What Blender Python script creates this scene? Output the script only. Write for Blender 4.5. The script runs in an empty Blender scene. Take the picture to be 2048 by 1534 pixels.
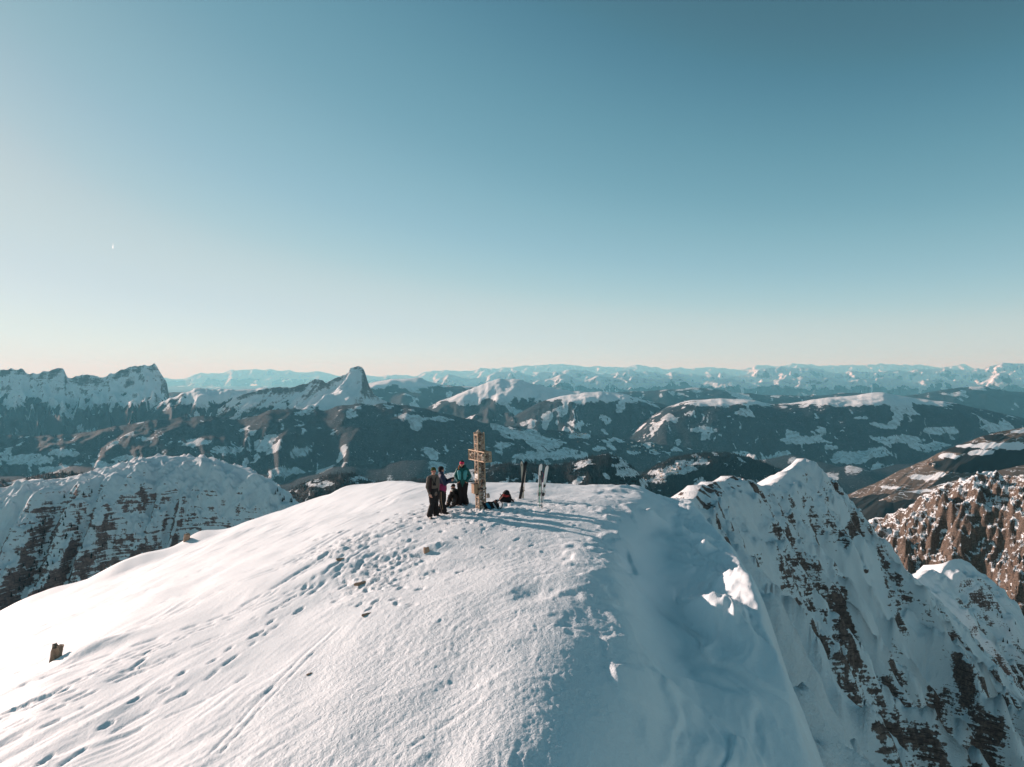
import bpy, math, random, bmesh
import numpy as np
from mathutils import Vector, Matrix

rad = math.radians
SC = bpy.context.scene
COL = SC.collection

# ------------------------------------------------------------------ camera, sky, sun, exposure
FPX, CX, CY = 1365.33, 1024.0, 767.0          # focal length and centre in the photograph's pixels
PITCH = rad(0.75)
SUN_EL, SUN_AZ = rad(14.5), rad(-58.0)        # azimuth measured clockwise from the view direction
cam_data = bpy.data.cameras.new('camera')
camera = bpy.data.objects.new('camera', cam_data)
COL.objects.link(camera)
cam_data.sensor_width = 36.0
cam_data.lens = 24.0
cam_data.clip_start = 0.1
cam_data.clip_end = 250000.0
camera.rotation_euler = (rad(90) - PITCH, 0, 0)
SC.camera = camera

world = bpy.data.worlds.new('World')
SC.world = world
world.use_nodes = True
wt = world.node_tree
bg = wt.nodes['Background']
sky_tex = wt.nodes.new('ShaderNodeTexSky')
sky_tex.sky_type = 'NISHITA'
sky_tex.sun_disc = False
sky_tex.sun_elevation = SUN_EL
sky_tex.sun_rotation = SUN_AZ
sky_tex.altitude = 3000
sky_tex.air_density = 0.5
sky_tex.dust_density = 1.0
sky_tex.ozone_density = 1.0


def wnode(kind):
    return wt.nodes.new(kind)


# a photographic tone curve per channel on the sky colour
sep = wnode('ShaderNodeSeparateColor')
com = wnode('ShaderNodeCombineColor')
wt.links.new(sky_tex.outputs[0], sep.inputs[0])
CURVES = [
    [(0, 0), (.043, .063), (.054, .098), (.064, .135), (.079, .18), (.095, .237), (.12, .305), (.155, .40), (.23, .55), (.31, .60), (.385, .65), (.6, .74), (.925, .80), (2.5, .95)],
    [(0, 0), (.076, .165), (.09, .225), (.11, .30), (.138, .372), (.163, .435), (.2, .50), (.25, .575), (.35, .67), (.45, .715), (.58, .775), (.82, .85), (1.11, .88), (2.5, .98)],
    [(0, 0), (.153, .225), (.18, .31), (.22, .395), (.264, .462), (.312, .53), (.4, .615), (.5, .665), (.6, .71), (.72, .76), (.85, .80), (1.1, .83), (1.3, .845), (2.5, .92)],
]
for ch in range(3):
    m = wnode('ShaderNodeMath')
    m.operation = 'MULTIPLY'
    m.inputs[1].default_value = 0.1 / 2.5
    wt.links.new(sep.outputs[ch], m.inputs[0])
    fc = wnode('ShaderNodeFloatCurve')
    crv = fc.mapping.curves[0]
    pts = [(a / 2.5, b / 1.2) for a, b in CURVES[ch]]
    crv.points[0].location = pts[0]
    crv.points[1].location = pts[-1]
    for p in pts[1:-1]:
        crv.points.new(*p)
    fc.mapping.update()
    wt.links.new(m.outputs[0], fc.inputs[1])
    m2 = wnode('ShaderNodeMath')
    m2.operation = 'MULTIPLY'
    m2.inputs[1].default_value = 12.0
    wt.links.new(fc.outputs[0], m2.inputs[0])
    wt.links.new(m2.outputs[0], com.inputs[ch])
wt.links.new(com.outputs[0], bg.inputs[0])
bg.inputs[1].default_value = 0.074

SUN_DIR = Vector((math.sin(SUN_AZ) * math.cos(SUN_EL), math.cos(SUN_AZ) * math.cos(SUN_EL), math.sin(SUN_EL)))
sun_data = bpy.data.lights.new('sun', 'SUN')
sun_data.energy = 4.95
sun_data.color = (1.0, 0.785, 0.70)
sun_data.angle = rad(0.5)
sun = bpy.data.objects.new('sun', sun_data)
COL.objects.link(sun)
sun.rotation_euler = SUN_DIR.to_track_quat('Z', 'Y').to_euler()

SC.view_settings.view_transform = 'Standard'
SC.view_settings.look = 'None'
SC.view_settings.exposure = 0.44
SC.view_settings.gamma = 1.0
SC.view_settings.use_curve_mapping = False
SC.cycles.use_denoising = True
SC.cycles.max_bounces = 5
SC.cycles.diffuse_bounces = 2
SC.cycles.glossy_bounces = 2
SC.cycles.volume_bounces = 2
SC.cycles.transparent_max_bounces = 8
SC.cycles.caustics_reflective = False
SC.cycles.caustics_refractive = False


# ------------------------------------------------------------------ picture <-> place
def ray(px, py):
    X = (px - CX) / FPX
    V = -(py - CY) / FPX
    return X, math.cos(PITCH) + V * math.sin(PITCH), -math.sin(PITCH) + V * math.cos(PITCH)


def at(px, py, d):
    """the point seen at photograph pixel (px, py) at forward distance d"""
    x, y, z = ray(px, py)
    return Vector((x * d / y, d, z * d / y))


def project(x, y, z):
    c, s = math.cos(PITCH), math.sin(PITCH)
    f = y * c - z * s
    u = y * s + z * c
    return CX + FPX * x / f, CY - FPX * u / f


# ------------------------------------------------------------------ noise (numpy)
_ang = np.random.RandomState(7).rand(1024) * 2 * np.pi
_GX, _GY = np.cos(_ang), np.sin(_ang)


def perlin(x, y, seed=0):
    x = np.asarray(x, dtype=np.float64)
    y = np.asarray(y, dtype=np.float64)
    xi = np.floor(x).astype(np.int64)
    yi = np.floor(y).astype(np.int64)
    fx = x - xi
    fy = y - yi
    u = fx * fx * fx * (fx * (fx * 6 - 15) + 10)
    v = fy * fy * fy * (fy * (fy * 6 - 15) + 10)

    def g(ix, iy, dx, dy):
        h = (ix * 374761393 + iy * 668265263 + seed * 974634777) & 0x7fffffff
        h = ((h ^ (h >> 13)) * 1274126177) & 0x7fffffff
        h = (h ^ (h >> 16)) & 1023
        return _GX[h] * dx + _GY[h] * dy

    a = g(xi, yi, fx, fy)
    b = g(xi + 1, yi, fx - 1, fy)
    c = g(xi, yi + 1, fx, fy - 1)
    d = g(xi + 1, yi + 1, fx - 1, fy - 1)
    return (a + u * (b - a) + v * (c - a) + u * v * (a - b - c + d)) * 1.5


def fbm(x, y, oct=4, seed=0, gain=0.5):
    s, a = 0.0, 1.0
    for i in range(oct):
        s = s + a * perlin(x, y, seed + i * 17)
        x, y = x * 2.03, y * 2.03
        a *= gain
    return s


def ridged(x, y, oct=4, seed=0, gain=0.5):
    """ridged multifractal, about 0..1, sharp crests"""
    s, a, tot, w = 0.0, 1.0, 0.0, 1.0
    for i in range(oct):
        n = 1.0 - np.abs(perlin(x, y, seed + i * 31))
        n = n * n * w
        s = s + a * n
        w = np.clip(n * 1.6, 0, 1)
        tot += a
        x, y = x * 2.07, y * 2.07
        a *= gain
    return s / tot


def sstep(a, b, x):
    t = np.clip((x - a) / (b - a), 0, 1)
    return t * t * (3 - 2 * t)


def interp_smooth(xq, xs, ys):
    """monotone cubic through (xs, ys)"""
    xs = np.asarray(xs, float)
    ys = np.asarray(ys, float)
    h = np.diff(xs)
    dl = np.diff(ys) / h
    m = np.zeros_like(ys)
    m[1:-1] = np.where(dl[1:] * dl[:-1] > 0, 2 * dl[1:] * dl[:-1] / (dl[1:] + dl[:-1] + 1e-12 * np.sign(dl[1:] + dl[:-1] + 1e-30)), 0)
    m[0], m[-1] = dl[0], dl[-1]
    i = np.clip(np.searchsorted(xs, xq) - 1, 0, len(h) - 1)
    t = (xq - xs[i]) / h[i]
    t = np.where(xq < xs[0], 0, np.where(xq > xs[-1], 1, t))
    h00 = (1 + 2 * t) * (1 - t) ** 2
    h10 = t * (1 - t) ** 2
    h01 = t * t * (3 - 2 * t)
    h11 = t * t * (t - 1)
    return h00 * ys[i] + h10 * h[i] * m[i] + h01 * ys[i + 1] + h11 * h[i] * m[i + 1]


# ------------------------------------------------------------------ object helpers
def describe(o, label, cat=None, kind=None, group=None):
    if label:
        o['label'] = label
    if cat:
        o['category'] = cat
    if kind:
        o['kind'] = kind
    if group:
        o['group'] = group
    return o


def link(name, data, parent=None, mat=None):
    o = bpy.data.objects.new(name, data)
    COL.objects.link(o)
    if parent is not None:
        o.parent = parent
    if mat is not None:
        data.materials.append(mat)
    return o


def grid_mesh(name, X, Y, Z, mat, attrs=None, flip=False):
    """one sheet from 2-D arrays of coordinates"""
    n, m = X.shape
    co = np.stack([X, Y, Z], -1).reshape(-1, 3).astype(np.float32)
    idx = np.arange(n * m).reshape(n, m)
    a, b, c, d = idx[:-1, :-1], idx[1:, :-1], idx[1:, 1:], idx[:-1, 1:]
    q = np.stack([a, d, c, b] if flip else [a, b, c, d], -1).reshape(-1, 4)
    me = bpy.data.meshes.new(name)
    me.vertices.add(len(co))
    me.vertices.foreach_set('co', co.ravel())
    me.loops.add(q.size)
    me.loops.foreach_set('vertex_index', q.ravel().astype(np.int32))
    me.polygons.add(len(q))
    me.polygons.foreach_set('loop_start', (np.arange(len(q)) * 4).astype(np.int32))
    me.polygons.foreach_set('use_smooth', np.ones(len(q), dtype=bool))
    me.update(calc_edges=True)
    for k, v in (attrs or {}).items():
        at_ = me.attributes.new(k, 'FLOAT', 'POINT')
        at_.data.foreach_set('value', np.asarray(v, np.float32).ravel())
    return link(name, me, None, mat)


# ------------------------------------------------------------------ materials
class NT:
    """small node-tree writer"""

    def __init__(self, name):
        self.mat = bpy.data.materials.new(name)
        self.mat.use_nodes = True
        self.t = self.mat.node_tree
        self.b = self.t.nodes['Principled BSDF']
        self.b.inputs['Specular IOR Level'].default_value = 0.25

    def n(self, kind, **kw):
        o = self.t.nodes.new(kind)
        for k, v in kw.items():
            setattr(o, k, v)
        return o

    def put(self, sock, v):
        if hasattr(v, 'links') or hasattr(v, 'is_output'):
            self.t.links.new(v, sock)
        else:
            sock.default_value = v

    def math(self, op, a, b=0.0, c=0.0, clamp=False):
        o = self.n('ShaderNodeMath', operation=op, use_clamp=clamp)
        self.put(o.inputs[0], a)
        self.put(o.inputs[1], b)
        self.put(o.inputs[2], c)
        return o.outputs[0]

    def step(self, v, lo, hi):
        o = self.n('ShaderNodeMapRange', interpolation_type='SMOOTHSTEP')
        self.put(o.inputs[0], v)
        self.put(o.inputs[1], lo)
        self.put(o.inputs[2], hi)
        return o.outputs[0]

    def coords(self, scale=(1, 1, 1), rot=(0, 0, 0)):
        if not hasattr(self, 'geo'):
            self.geo = self.n('ShaderNodeTexCoord')
        m = self.n('ShaderNodeMapping')
        self.t.links.new(self.geo.outputs['Object'], m.inputs[0])
        m.inputs['Scale'].default_value = scale
        m.inputs['Rotation'].default_value = rot
        return m.outputs[0]

    def noise(self, scale=1.0, detail=3.0, rough=0.5, vec=None, dist=0.0):
        o = self.n('ShaderNodeTexNoise')
        self.t.links.new(vec if vec is not None else self.coords(), o.inputs['Vector'])
        o.inputs['Scale'].default_value = scale
        o.inputs['Detail'].default_value = detail
        o.inputs['Roughness'].default_value = rough
        o.inputs['Distortion'].default_value = dist
        return o.outputs[0]

    def voro(self, scale=1.0, vec=None, feature='F1'):
        o = self.n('ShaderNodeTexVoronoi', feature=feature)
        self.t.links.new(vec if vec is not None else self.coords(), o.inputs['Vector'])
        o.inputs['Scale'].default_value = scale
        return o

    def mix(self, f, a, b):
        o = self.n('ShaderNodeMix', data_type='RGBA')
        self.put(o.inputs[0], f)
        self.put(o.inputs[6], a if not isinstance(a, tuple) else (*a, 1)[:4])
        self.put(o.inputs[7], b if not isinstance(b, tuple) else (*b, 1)[:4])
        return o.outputs[2]

    def attr(self, name):
        o = self.n('ShaderNodeAttribute', attribute_name=name)
        return o.outputs['Fac']

    def bump(self, h, strength=1.0, dist=1.0, prev=None):
        o = self.n('ShaderNodeBump')
        self.put(o.inputs['Height'], h)
        self.put(o.inputs['Strength'], strength)
        o.inputs['Distance'].default_value = dist
        if prev is not None:
            self.t.links.new(prev, o.inputs['Normal'])
        return o.outputs[0]

    def nz(self):
        g = self.n('ShaderNodeNewGeometry')
        s = self.n('ShaderNodeSeparateXYZ')
        self.t.links.new(g.outputs['Normal'], s.inputs[0])
        return s.outputs[2]

    def color(self, v):
        self.put(self.b.inputs['Base Color'], v if not isinstance(v, tuple) else (*v, 1)[:4])
        return self

    def rough(self, v):
        self.put(self.b.inputs['Roughness'], v)
        return self

    def normal(self, v):
        self.t.links.new(v, self.b.inputs['Normal'])
        return self


SNOW = (0.81, 0.875, 0.91)
# ------------------------------------------------------------------ the snowy summit the camera hovers over
YS = np.array([3, 5, 7, 10, 13, 16, 19, 22, 25, 28, 31, 36, 45, 80.])
C_Z = [-7.7, -6.9, -6.3, -5.75, -5.38, -5.12, -4.98, -4.9, -4.86, -4.87, -4.93, -4.95, -5.0, -5.0]
T_X = [-1.2, -.7, -.1, .65, 1.75, 2.35, 2.6, 3.2, 4.1, 5.2, 5.5, 5.5, 5.5, 5.5]
T_D = [.3, .3, .28, .26, .25, .25, .25, .22, .2, .15, .1, .1, .1, .1]
M_X = [2.2, 2.3, 2.6, 3.0, 3.75, 4.2, 4.6, 5.2, 5.9, 6.6, 6.7, 6.7, 6.7, 6.7]
M_Z = [-10, -9.2, -8.4, -7.45, -6.85, -6.45, -6.2, -6.08, -5.85, -5.42, -5.35, -5.35, -5.35, -5.35]
E_X = [4.4, 4.55, 4.8, 5.2, 5.67, 6.1, 6.6, 7.27, 7.65, 7.7, 7.8, 7.8, 7.8, 7.8]
E_Z = [-11.6, -10.8, -9.8, -8.6, -7.46, -6.33, -5.84, -5.98, -5.9, -5.56, -5.6, -5.6, -5.6, -5.6]
YF = np.linspace(3, 80, 500)
XF = np.linspace(-75, 34, 1100)


def base_table():
    g = lambda a: interp_smooth(YF, YS, a)
    c, tx, td, mx, mz, ex, ez = map(g, (C_Z, T_X, T_D, M_X, M_Z, E_X, E_Z))
    out = np.zeros((len(YF), len(XF)))
    for i in range(len(YF)):
        w = 0.62
        q = 1 - float(sstep(17, 23.5, YF[i]))
        xs = [-75, -48, -34, -23, -11.5, -5.6, -3.0, -1.2, tx[i] - 1.1, tx[i], mx[i], mx[i] + (ex[i] - mx[i]) * w, ex[i], ex[i] + .5, ex[i] + 1.6, ex[i] + 6, 34]
        lipz = mz[i] + (ez[i] - mz[i]) * .62
        zs = [c[i] - 30, c[i] - 16.6, c[i] - 10.9, c[i] - 6.9, c[i] - 2.65, c[i] - .72 - .5 * q, c[i] - .25 - .33 * q, c[i] - .06 - .2 * q, c[i] + .0, c[i] - .03 - td[i] * .45, mz[i], lipz, ez[i], ez[i] - .9, ez[i] - 4, ez[i] - 15, ez[i] - 75]
        out[i] = interp_smooth(XF, xs, zs)
    k = np.array([1, 4, 6, 4, 1.]) / 16
    for _ in range(3):
        o2 = np.pad(out, ((2, 2), (0, 0)), 'edge')
        out = sum(k[j] * o2[j:j + out.shape[0]] for j in range(5))
    return out


BASE = base_table()


def bilin(T, x, y):
    fx = np.clip((x - XF[0]) / (XF[1] - XF[0]), 0, len(XF) - 1.001)
    fy = np.clip((y - YF[0]) / (YF[1] - YF[0]), 0, len(YF) - 1.001)
    i, j = fy.astype(int), fx.astype(int)
    a, b = fy - i, fx - j
    return (T[i, j] * (1 - a) * (1 - b) + T[i + 1, j] * a * (1 - b) + T[i, j + 1] * (1 - a) * b + T[i + 1, j + 1] * a * b)


def summit_base(x, y):
    x = np.asarray(x, float)
    y = np.asarray(y, float)
    z = bilin(BASE, x, y)
    yb = interp_smooth(x, [-80, -45, -14, -7.6, -2, 2, 5, 7.5, 12, 40], [47, 47, 45, 38.5, 31.5, 31, 30.2, 29.3, 28, 28])
    yb = yb + .5 * perlin(x * .35, x * 0 + 3.3, 5) + 1.5 * perlin(x * .09, x * 0 + 9.1, 6) * sstep(-4, -12, x)
    d = np.maximum(y - yb, 0)
    z = z - np.where(d < 5, .085 * d * d, .085 * 25 + (d - 5) * .85)
    return z


def hit(px, py, f=summit_base):
    """where the sight line through a photograph pixel meets the summit snow"""
    dx, dy, dz = ray(px, py)
    dx, dz = dx / dy, dz / dy
    ys = np.arange(5, 60, .02)
    zz = f(dx * ys, ys)
    k = np.nonzero(zz >= dz * ys)[0]
    y = ys[k[0]] if len(k) else 40.0
    return np.array([dx * y, y])


# polar sheet, finest where the camera looks
th_in = np.linspace(rad(-40.5), rad(40.5), 620)
th = np.concatenate([np.linspace(rad(-66), rad(-40.6), 26), th_in, np.linspace(rad(40.6), rad(66), 26)])
rr = np.concatenate([np.geomspace(2.6, 9.0, 36)[:-1], np.geomspace(9.0, 48, 450)[:-1], np.geomspace(48, 105, 40)])
RR, TH = np.meshgrid(rr, th, indexing='ij')
GX_, GY_ = RR * np.sin(TH), RR * np.cos(TH)
GZ_ = summit_base(GX_, np.maximum(GY_, 3.0))
GX_ = GX_.copy()


def stamp(cx, cy, rad_, fn):
    """apply fn(dx, dy) -> dz to the vertices within rad_ of (cx, cy)"""
    r0, t0 = math.hypot(cx, cy), math.atan2(cx, cy)
    i0, i1 = np.searchsorted(rr, [r0 - rad_, r0 + rad_])
    dt = rad_ / r0
    j0, j1 = np.searchsorted(th, [t0 - dt, t0 + dt])
    if i1 <= i0 or j1 <= j0:
        return
    sl = (slice(i0, i1), slice(j0, j1))
    GZ_[sl] += fn(GX_[sl] - cx, GY_[sl] - cy)


def polyline(pxs, f=summit_base, step=.12):
    p = np.array([hit(a, b) for a, b in pxs])
    seg = np.r_[0, np.cumsum(np.hypot(*np.diff(p, axis=0).T))]
    s = np.arange(0, seg[-1], step)
    return np.stack([interp_smooth(s, seg, p[:, 0]), interp_smooth(s, seg, p[:, 1])], -1)


rng = np.random.RandomState(3)

# --- zones
TRX = interp_smooth(np.clip(GY_, 3, 80), YS, T_X)
shade = sstep(-.3, .9, GX_ - TRX + .8 * fbm(GX_ * .55, GY_ * .55, 3, 77))          # wind-smoothed lee side
leftz = sstep(-2.0, -6.5, GX_ - .25 * (GY_ - 14) + 1.0 * fbm(GX_ * .3, GY_ * .3, 2, 71))
crust = (1 - shade) * (1 - .8 * leftz)
cross_xy = hit(963, 1016)
tramp = np.exp(-(((GX_ - cross_xy[0] + .2) / 3.0) ** 2 + ((GY_ - cross_xy[1] + .6) / 1.9) ** 2) ** 1.5)
p1 = hit(760, 1130)
tramp2 = np.exp(-(((GX_ - p1[0]) / 1.3) ** 2 + ((GY_ - p1[1]) / 2.2) ** 2) ** 1.5)
p2 = hit(690, 1090)
tramp2 = np.maximum(tramp2, .9 * np.exp(-(((GX_ - p2[0]) / 1.6) ** 2 + ((GY_ - p2[1]) / 1.3) ** 2) ** 1.5))
near_edge = np.exp(-((GX_ - interp_smooth(np.clip(GY_, 3, 80), YS, E_X) + .9) / .9) ** 2)

# --- broad shapes
fade = sstep(60, 45, RR)
GZ_ += .10 * fbm(GX_ * .16, GY_ * .16, 3, 11) * fade
GZ_ += .05 * fbm(GX_ * .5, GY_ * .5, 2, 12) * (1 - .5 * tramp)
# drift hummocks on the left skyline and other features read off the photograph
for (px, py, a, sx, sy, rot) in [(250, 1142, .75, 3.0, 1.5, .5), (70, 1205, .6, 2.6, 1.4, .5), (398, 1082, .55, 1.1, .8, .3), (690, 984, .25, 1.6, 1.2, 0),
                                 (860, 1104, -.06, .5, .5, 0), (1062, 1190, -.12, .45, .35, .3), (640, 1150, .12, 1.0, .5, .4), (470, 1075, .25, 1.6, .9, .4), (185, 1300, .22, .9, .45, .45), (860, 1095, .10, .5, .3, .2), (650, 1112, .10, .8, .35, .4)]:
    c = hit(px, py)
    cr, sr = math.cos(rot), math.sin(rot)
    stamp(c[0], c[1], 3 * max(sx, sy), lambda dx, dy: a * np.exp(-((dx * cr + dy * sr) / sx) ** 2 - ((-dx * sr + dy * cr) / sy) ** 2))

# --- left slope: wind streaks along the ski line
sd = hit(620, 1125) - hit(120, 1390)
sd /= np.hypot(*sd)
U = GX_ * sd[0] + GY_ * sd[1]
V = -GX_ * sd[1] + GY_ * sd[0]
wv = V + .55 * fbm(U * .22, V * .3, 2, 40)
st = fbm(U * .42, wv * 2.3, 4, 21, .55)
stk = np.maximum(ridged(U * .28, wv * 1.5, 3, 25) - .55, 0)
zonest = sstep(.0, .5, fbm(U * .12, V * .3, 2, 29) + .2)
GZ_ += sstep(.4, -.6, GX_ - .25 * (GY_ - 14)) * .006 * fbm(U * .9, wv * 8, 3, 22, .6) * (1 - shade) * fade
GZ_ += leftz * (.026 * st * zonest + .055 * stk * zonest) * (1 - shade) * sstep(50, 42, RR)

# --- crust: small scales and pits
s1 = ridged(GX_ * 5.2 + .5 * perlin(GX_, GY_, 51), GY_ * 4.2, 3, 31, .6)
s2 = fbm(GX_ * 13, GY_ * 11, 2, 33, .6)
patch = sstep(-.35, .35, fbm(GX_ * .45, GY_ * .45, 3, 35))
GZ_ += crust * (.014 * (s1 - .5) * (.35 + .9 * patch) + .0075 * s2)
GZ_ += crust * .06 * np.maximum(ridged(GX_ * .55, GY_ * .8, 3, 37) - .62, 0)
# wavy wind ripples towards the lee edge
rip = sstep(-2.6, -.5, GX_ - TRX) * (1 - shade)
rw = ridged((GX_ + .35 * fbm(GX_ * 1.1, GY_ * 1.1, 2, 41)) * 2.0, GY_ * .55, 2, 43)
GZ_ += sstep(-3.6, -.6, GX_ - TRX) * (1 - .6 * shade) * .035 * np.maximum(rw - .58, 0)
brk = fbm(GX_ * .7, GY_ * .7, 3, 45)
GZ_ += rip * .08 * (sstep(-.12, .34, brk) - .5) * sstep(12.5, 15, GY_)

# --- lee side: swirling wind-carved forms
wx = GX_ + 1.1 * fbm(GX_ * .35, GY_ * .35, 2, 61)
wy = GY_ + 1.1 * fbm(GX_ * .35, GY_ * .35, 2, 62)
sw = fbm(wx * .55, wy * .28, 2, 63)
GZ_ += sstep(.2, 1.6, GX_ - TRX) * .16 * np.minimum(sw - .15, .05 + .25 * sstep(.5, 2.0, GX_ - TRX))
GZ_ += shade * .11 * (sstep(-.03, .05, fbm(wx * .40, wy * .33, 1, 65)) - 1) * sstep(24, 20, GY_)
GZ_ += sstep(.9, 2.2, GX_ - TRX) * .12 * (ridged(wx * 1.1, wy * .34, 3, 66, .45) - .6) * sstep(10, 14, GY_)
GZ_ += shade * .007 * fbm(GX_ * 8, GY_ * 8, 3, 67, .6)
GZ_ += sstep(.9, 2.0, GX_ - TRX) * .030 * ridged(wx * 2.6 + .5 * wy, wy * .75, 3, 64, .55) * sstep(-.3, .3, fbm(GX_ * .6, GY_ * .5, 2, 60))
# carved cornice flutes that catch the sun
fl = ridged((GX_ * .8 + GY_ * .55) * .9, (GY_ * .8 - GX_ * .5) * 1.7, 3, 68)
GZ_ += shade * near_edge * (.13 * np.maximum(fl - .45, 0)) * sstep(15.5, 17.5, GY_)
for (px, py, a, sx, sy, rot) in [(1482, 1165, .42, .50, 1.5, .12), (1458, 1225, .40, .42, 1.1, .30), (1428, 1240, .26, .28, .9, .35), (1318, 1050, .34, .40, .22, .2), (1300, 1038, .26, .22, .16, .0), (1392, 1080, .32, .6, .2, -.3), (1365, 1062, .26, .3, .16, -.2), (1445, 1072, .3, .25, .4, .1),
                                 (1411, 1100, .32, .22, .26, 0), (1466, 1092, .32, .25, .45, 0), (1425, 1225, .2, .3, .8, .4)]:
    c = hit(px, py)
    cr, sr = math.cos(rot), math.sin(rot)
    stamp(c[0], c[1], 3 * max(sx, sy), lambda dx, dy: a * np.exp(-((dx * cr + dy * sr) / sx) ** 2 - ((-dx * sr + dy * cr) / sy) ** 2))

# fine wind striations across the sunlit cornice
GZ_ += shade * near_edge * .03 * fbm((GX_ - .35 * GY_) * 7, (GY_ + .35 * GX_) * 1.3, 3, 69, .6) * sstep(15.5, 17.5, GY_)

# rolled snow lobes at the foot of the lee side
for (px, py, a, r, q) in [(1285, 1345, .04, .85, .5), (1310, 1300, .04, 1.0, .45), (1295, 1400, .04, .75, .5), (1420, 1420, .10, 1.1, .4), (1340, 1450, .08, 1.0, .3)]:
    c = hit(px, py)

    def lobe(dx, dy):
        k = .35 * perlin(dx * 1.3 + px, dy * 1.3, 90)
        d = np.hypot(dx, dy * .7) / r + k
        return a * sstep(1.0, .72, d) * (.75 + .25 * sstep(0, 1, d))
    stamp(c[0], c[1], 2.2 * r, lobe)

# --- trampled snow round the cross and along the path
tr = np.clip(tramp + tramp2, 0, 1)
chn = fbm(GX_ * 3.4, GY_ * 3.4, 4, 85, .62)
GZ_ += tramp2 * (.05 * np.minimum(chn, .2) - .035 * sstep(.0, .5, fbm(GX_ * 1.4, GY_ * 1.9, 3, 86, .6)) + .02 * fbm(GX_ * 8, GY_ * 8, 2, 87))
GZ_ += tr * ((.036 * fbm(GX_ * 2.6, GY_ * 2.6, 3, 81, .6)) + .02 * np.abs(perlin(GX_ * 6, GY_ * 6, 84)) - .03)


def footprint(x, y, ang, depth=.07, L=.17, W=.075):
    ca, sa = math.cos(ang), math.sin(ang)

    def f(dx, dy):
        a = (dx * ca + dy * sa) / L
        b = (-dx * sa + dy * ca) / W
        d = np.sqrt(a * a + b * b) * (1 + .34 * perlin(dx * 9 + x * 7.3, dy * 9 + y * 5.1, 95)) + .12 * perlin(dx * 21 + x, dy * 21, 96)
        return -depth * sstep(1.2, .55, d) * (.8 + .5 * a * .5) + depth * .14 * np.exp(-((d - 1.45) / .3) ** 2)
    stamp(x, y, .45, f)


def track(pxs, depth, width, gap=0.0, breaks=None):
    """a groove (or two, gap apart) along a line read off the photograph"""
    p = polyline(pxs, step=width * .6)
    d = np.gradient(p, axis=0)
    d /= np.hypot(d[:, 0], d[:, 1])[:, None] + 1e-9
    for off in ([0] if not gap else [-gap / 2, gap / 2]):
        for i in range(len(p)):
            x, y = p[i] + off * np.array([-d[i, 1], d[i, 0]])
            if breaks and perlin(np.array([i * .11 + off]), np.array([breaks * 1.7]), 91)[0] < -.12:
                continue
            stamp(x, y, width * 1.8, lambda dx, dy: -depth * .38 * np.exp(-(dx * dx + dy * dy) / (width * .62) ** 2))


track([(0, 1393), (120, 1345), (230, 1305), (350, 1262), (470, 1215), (560, 1170), (650, 1115), (740, 1070)], .07, .12, 0, 1)
track([(0, 1440), (90, 1405), (200, 1362), (300, 1330)], .07, .10, .3, 2)
track([(430, 1512), (500, 1432), (560, 1365), (620, 1300), (675, 1253)], .030, .05, .22)
track([(0, 1352), (150, 1300), (300, 1245), (430, 1185), (560, 1135), (640, 1090)], .05, .09, .25, 3)
track([(0, 1500), (110, 1450), (170, 1415)], .06, .09, 0, 4)
track([(330, 1200), (470, 1150), (600, 1105), (700, 1060)], .05, .10, .35, 5)
track([(180, 1345), (330, 1280), (440, 1240), (560, 1195), (640, 1160)], .05, .07, .25, 6)
track([(250, 1470), (330, 1432), (420, 1390), (500, 1340)], .04, .07, 0, 7)
track([(610, 1190), (660, 1150), (720, 1100), (800, 1060), (850, 1045)], .06, .12, .3, 8)


track([(0, 1290), (140, 1232), (280, 1185), (400, 1140), (520, 1095), (640, 1045)], .05, .08, .22, 9)
track([(60, 1420), (190, 1352), (310, 1300), (400, 1255)], .06, .07, .2, 10)
track([(120, 1534), (260, 1440), (380, 1375), (470, 1310), (560, 1245)], .05, .08, 0, 11)
track([(300, 1330), (430, 1275), (560, 1215), (640, 1180)], .045, .06, .18, 12)
track([(0, 1475), (80, 1436), (160, 1395), (260, 1345)], .06, .08, .25, 13)
track([(420, 1240), (520, 1200), (600, 1150), (660, 1110), (760, 1050)], .05, .07, .2, 14)
track([(820, 1500), (905, 1440), (960, 1400)], .03, .06, 0, 15)


def steps(pxs, stride=.62, **k):
    p = polyline(pxs, step=stride)
    d = np.gradient(p, axis=0)
    for i in range(len(p)):
        a = math.atan2(d[i, 1], d[i, 0]) + rng.normal(0, .2)
        s = .14 if i % 2 else -.14
        if rng.rand() < .25:
            continue
        kk = dict(k)
        kk['depth'] *= rng.uniform(.25, .75)
        kk['L'] *= rng.uniform(.65, 1.25)
        kk['W'] *= rng.uniform(.6, 1.1)
        footprint(p[i, 0] - math.sin(a) * s + rng.normal(0, .08), p[i, 1] + math.cos(a) * s + rng.normal(0, .08), a, **kk)


steps([(70, 1530), (170, 1470), (270, 1410), (360, 1360), (440, 1310), (520, 1260), (600, 1215), (660, 1170), (720, 1120)], depth=.10, L=.2, W=.1)
steps([(20, 1425), (130, 1385), (250, 1335), (330, 1290)], depth=.09, L=.22, W=.1)
steps([(540, 1225), (600, 1190), (650, 1150), (700, 1105), (760, 1075), (850, 1050)], depth=.11, L=.2, W=.1)
for cx_, cy_, n, s in [(750, 1175, 16, 40), (700, 1110, 12, 44), (790, 1200, 9, 30), (840, 1150, 6, 44), (680, 1060, 10, 44), (890, 1060, 16, 60), (960, 1045, 20, 60), (800, 1090, 8, 50)]:
    for _ in range(n):
        px, py = cx_ + rng.normal(0, s * 1.3), cy_ + rng.normal(0, s * .45)
        if py < 975:
            continue
        c = hit(px, py)
        footprint(c[0], c[1], rng.uniform(0, 6.3), rng.uniform(.025, .07), rng.uniform(.12, .17), rng.uniform(.055, .085))
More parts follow.
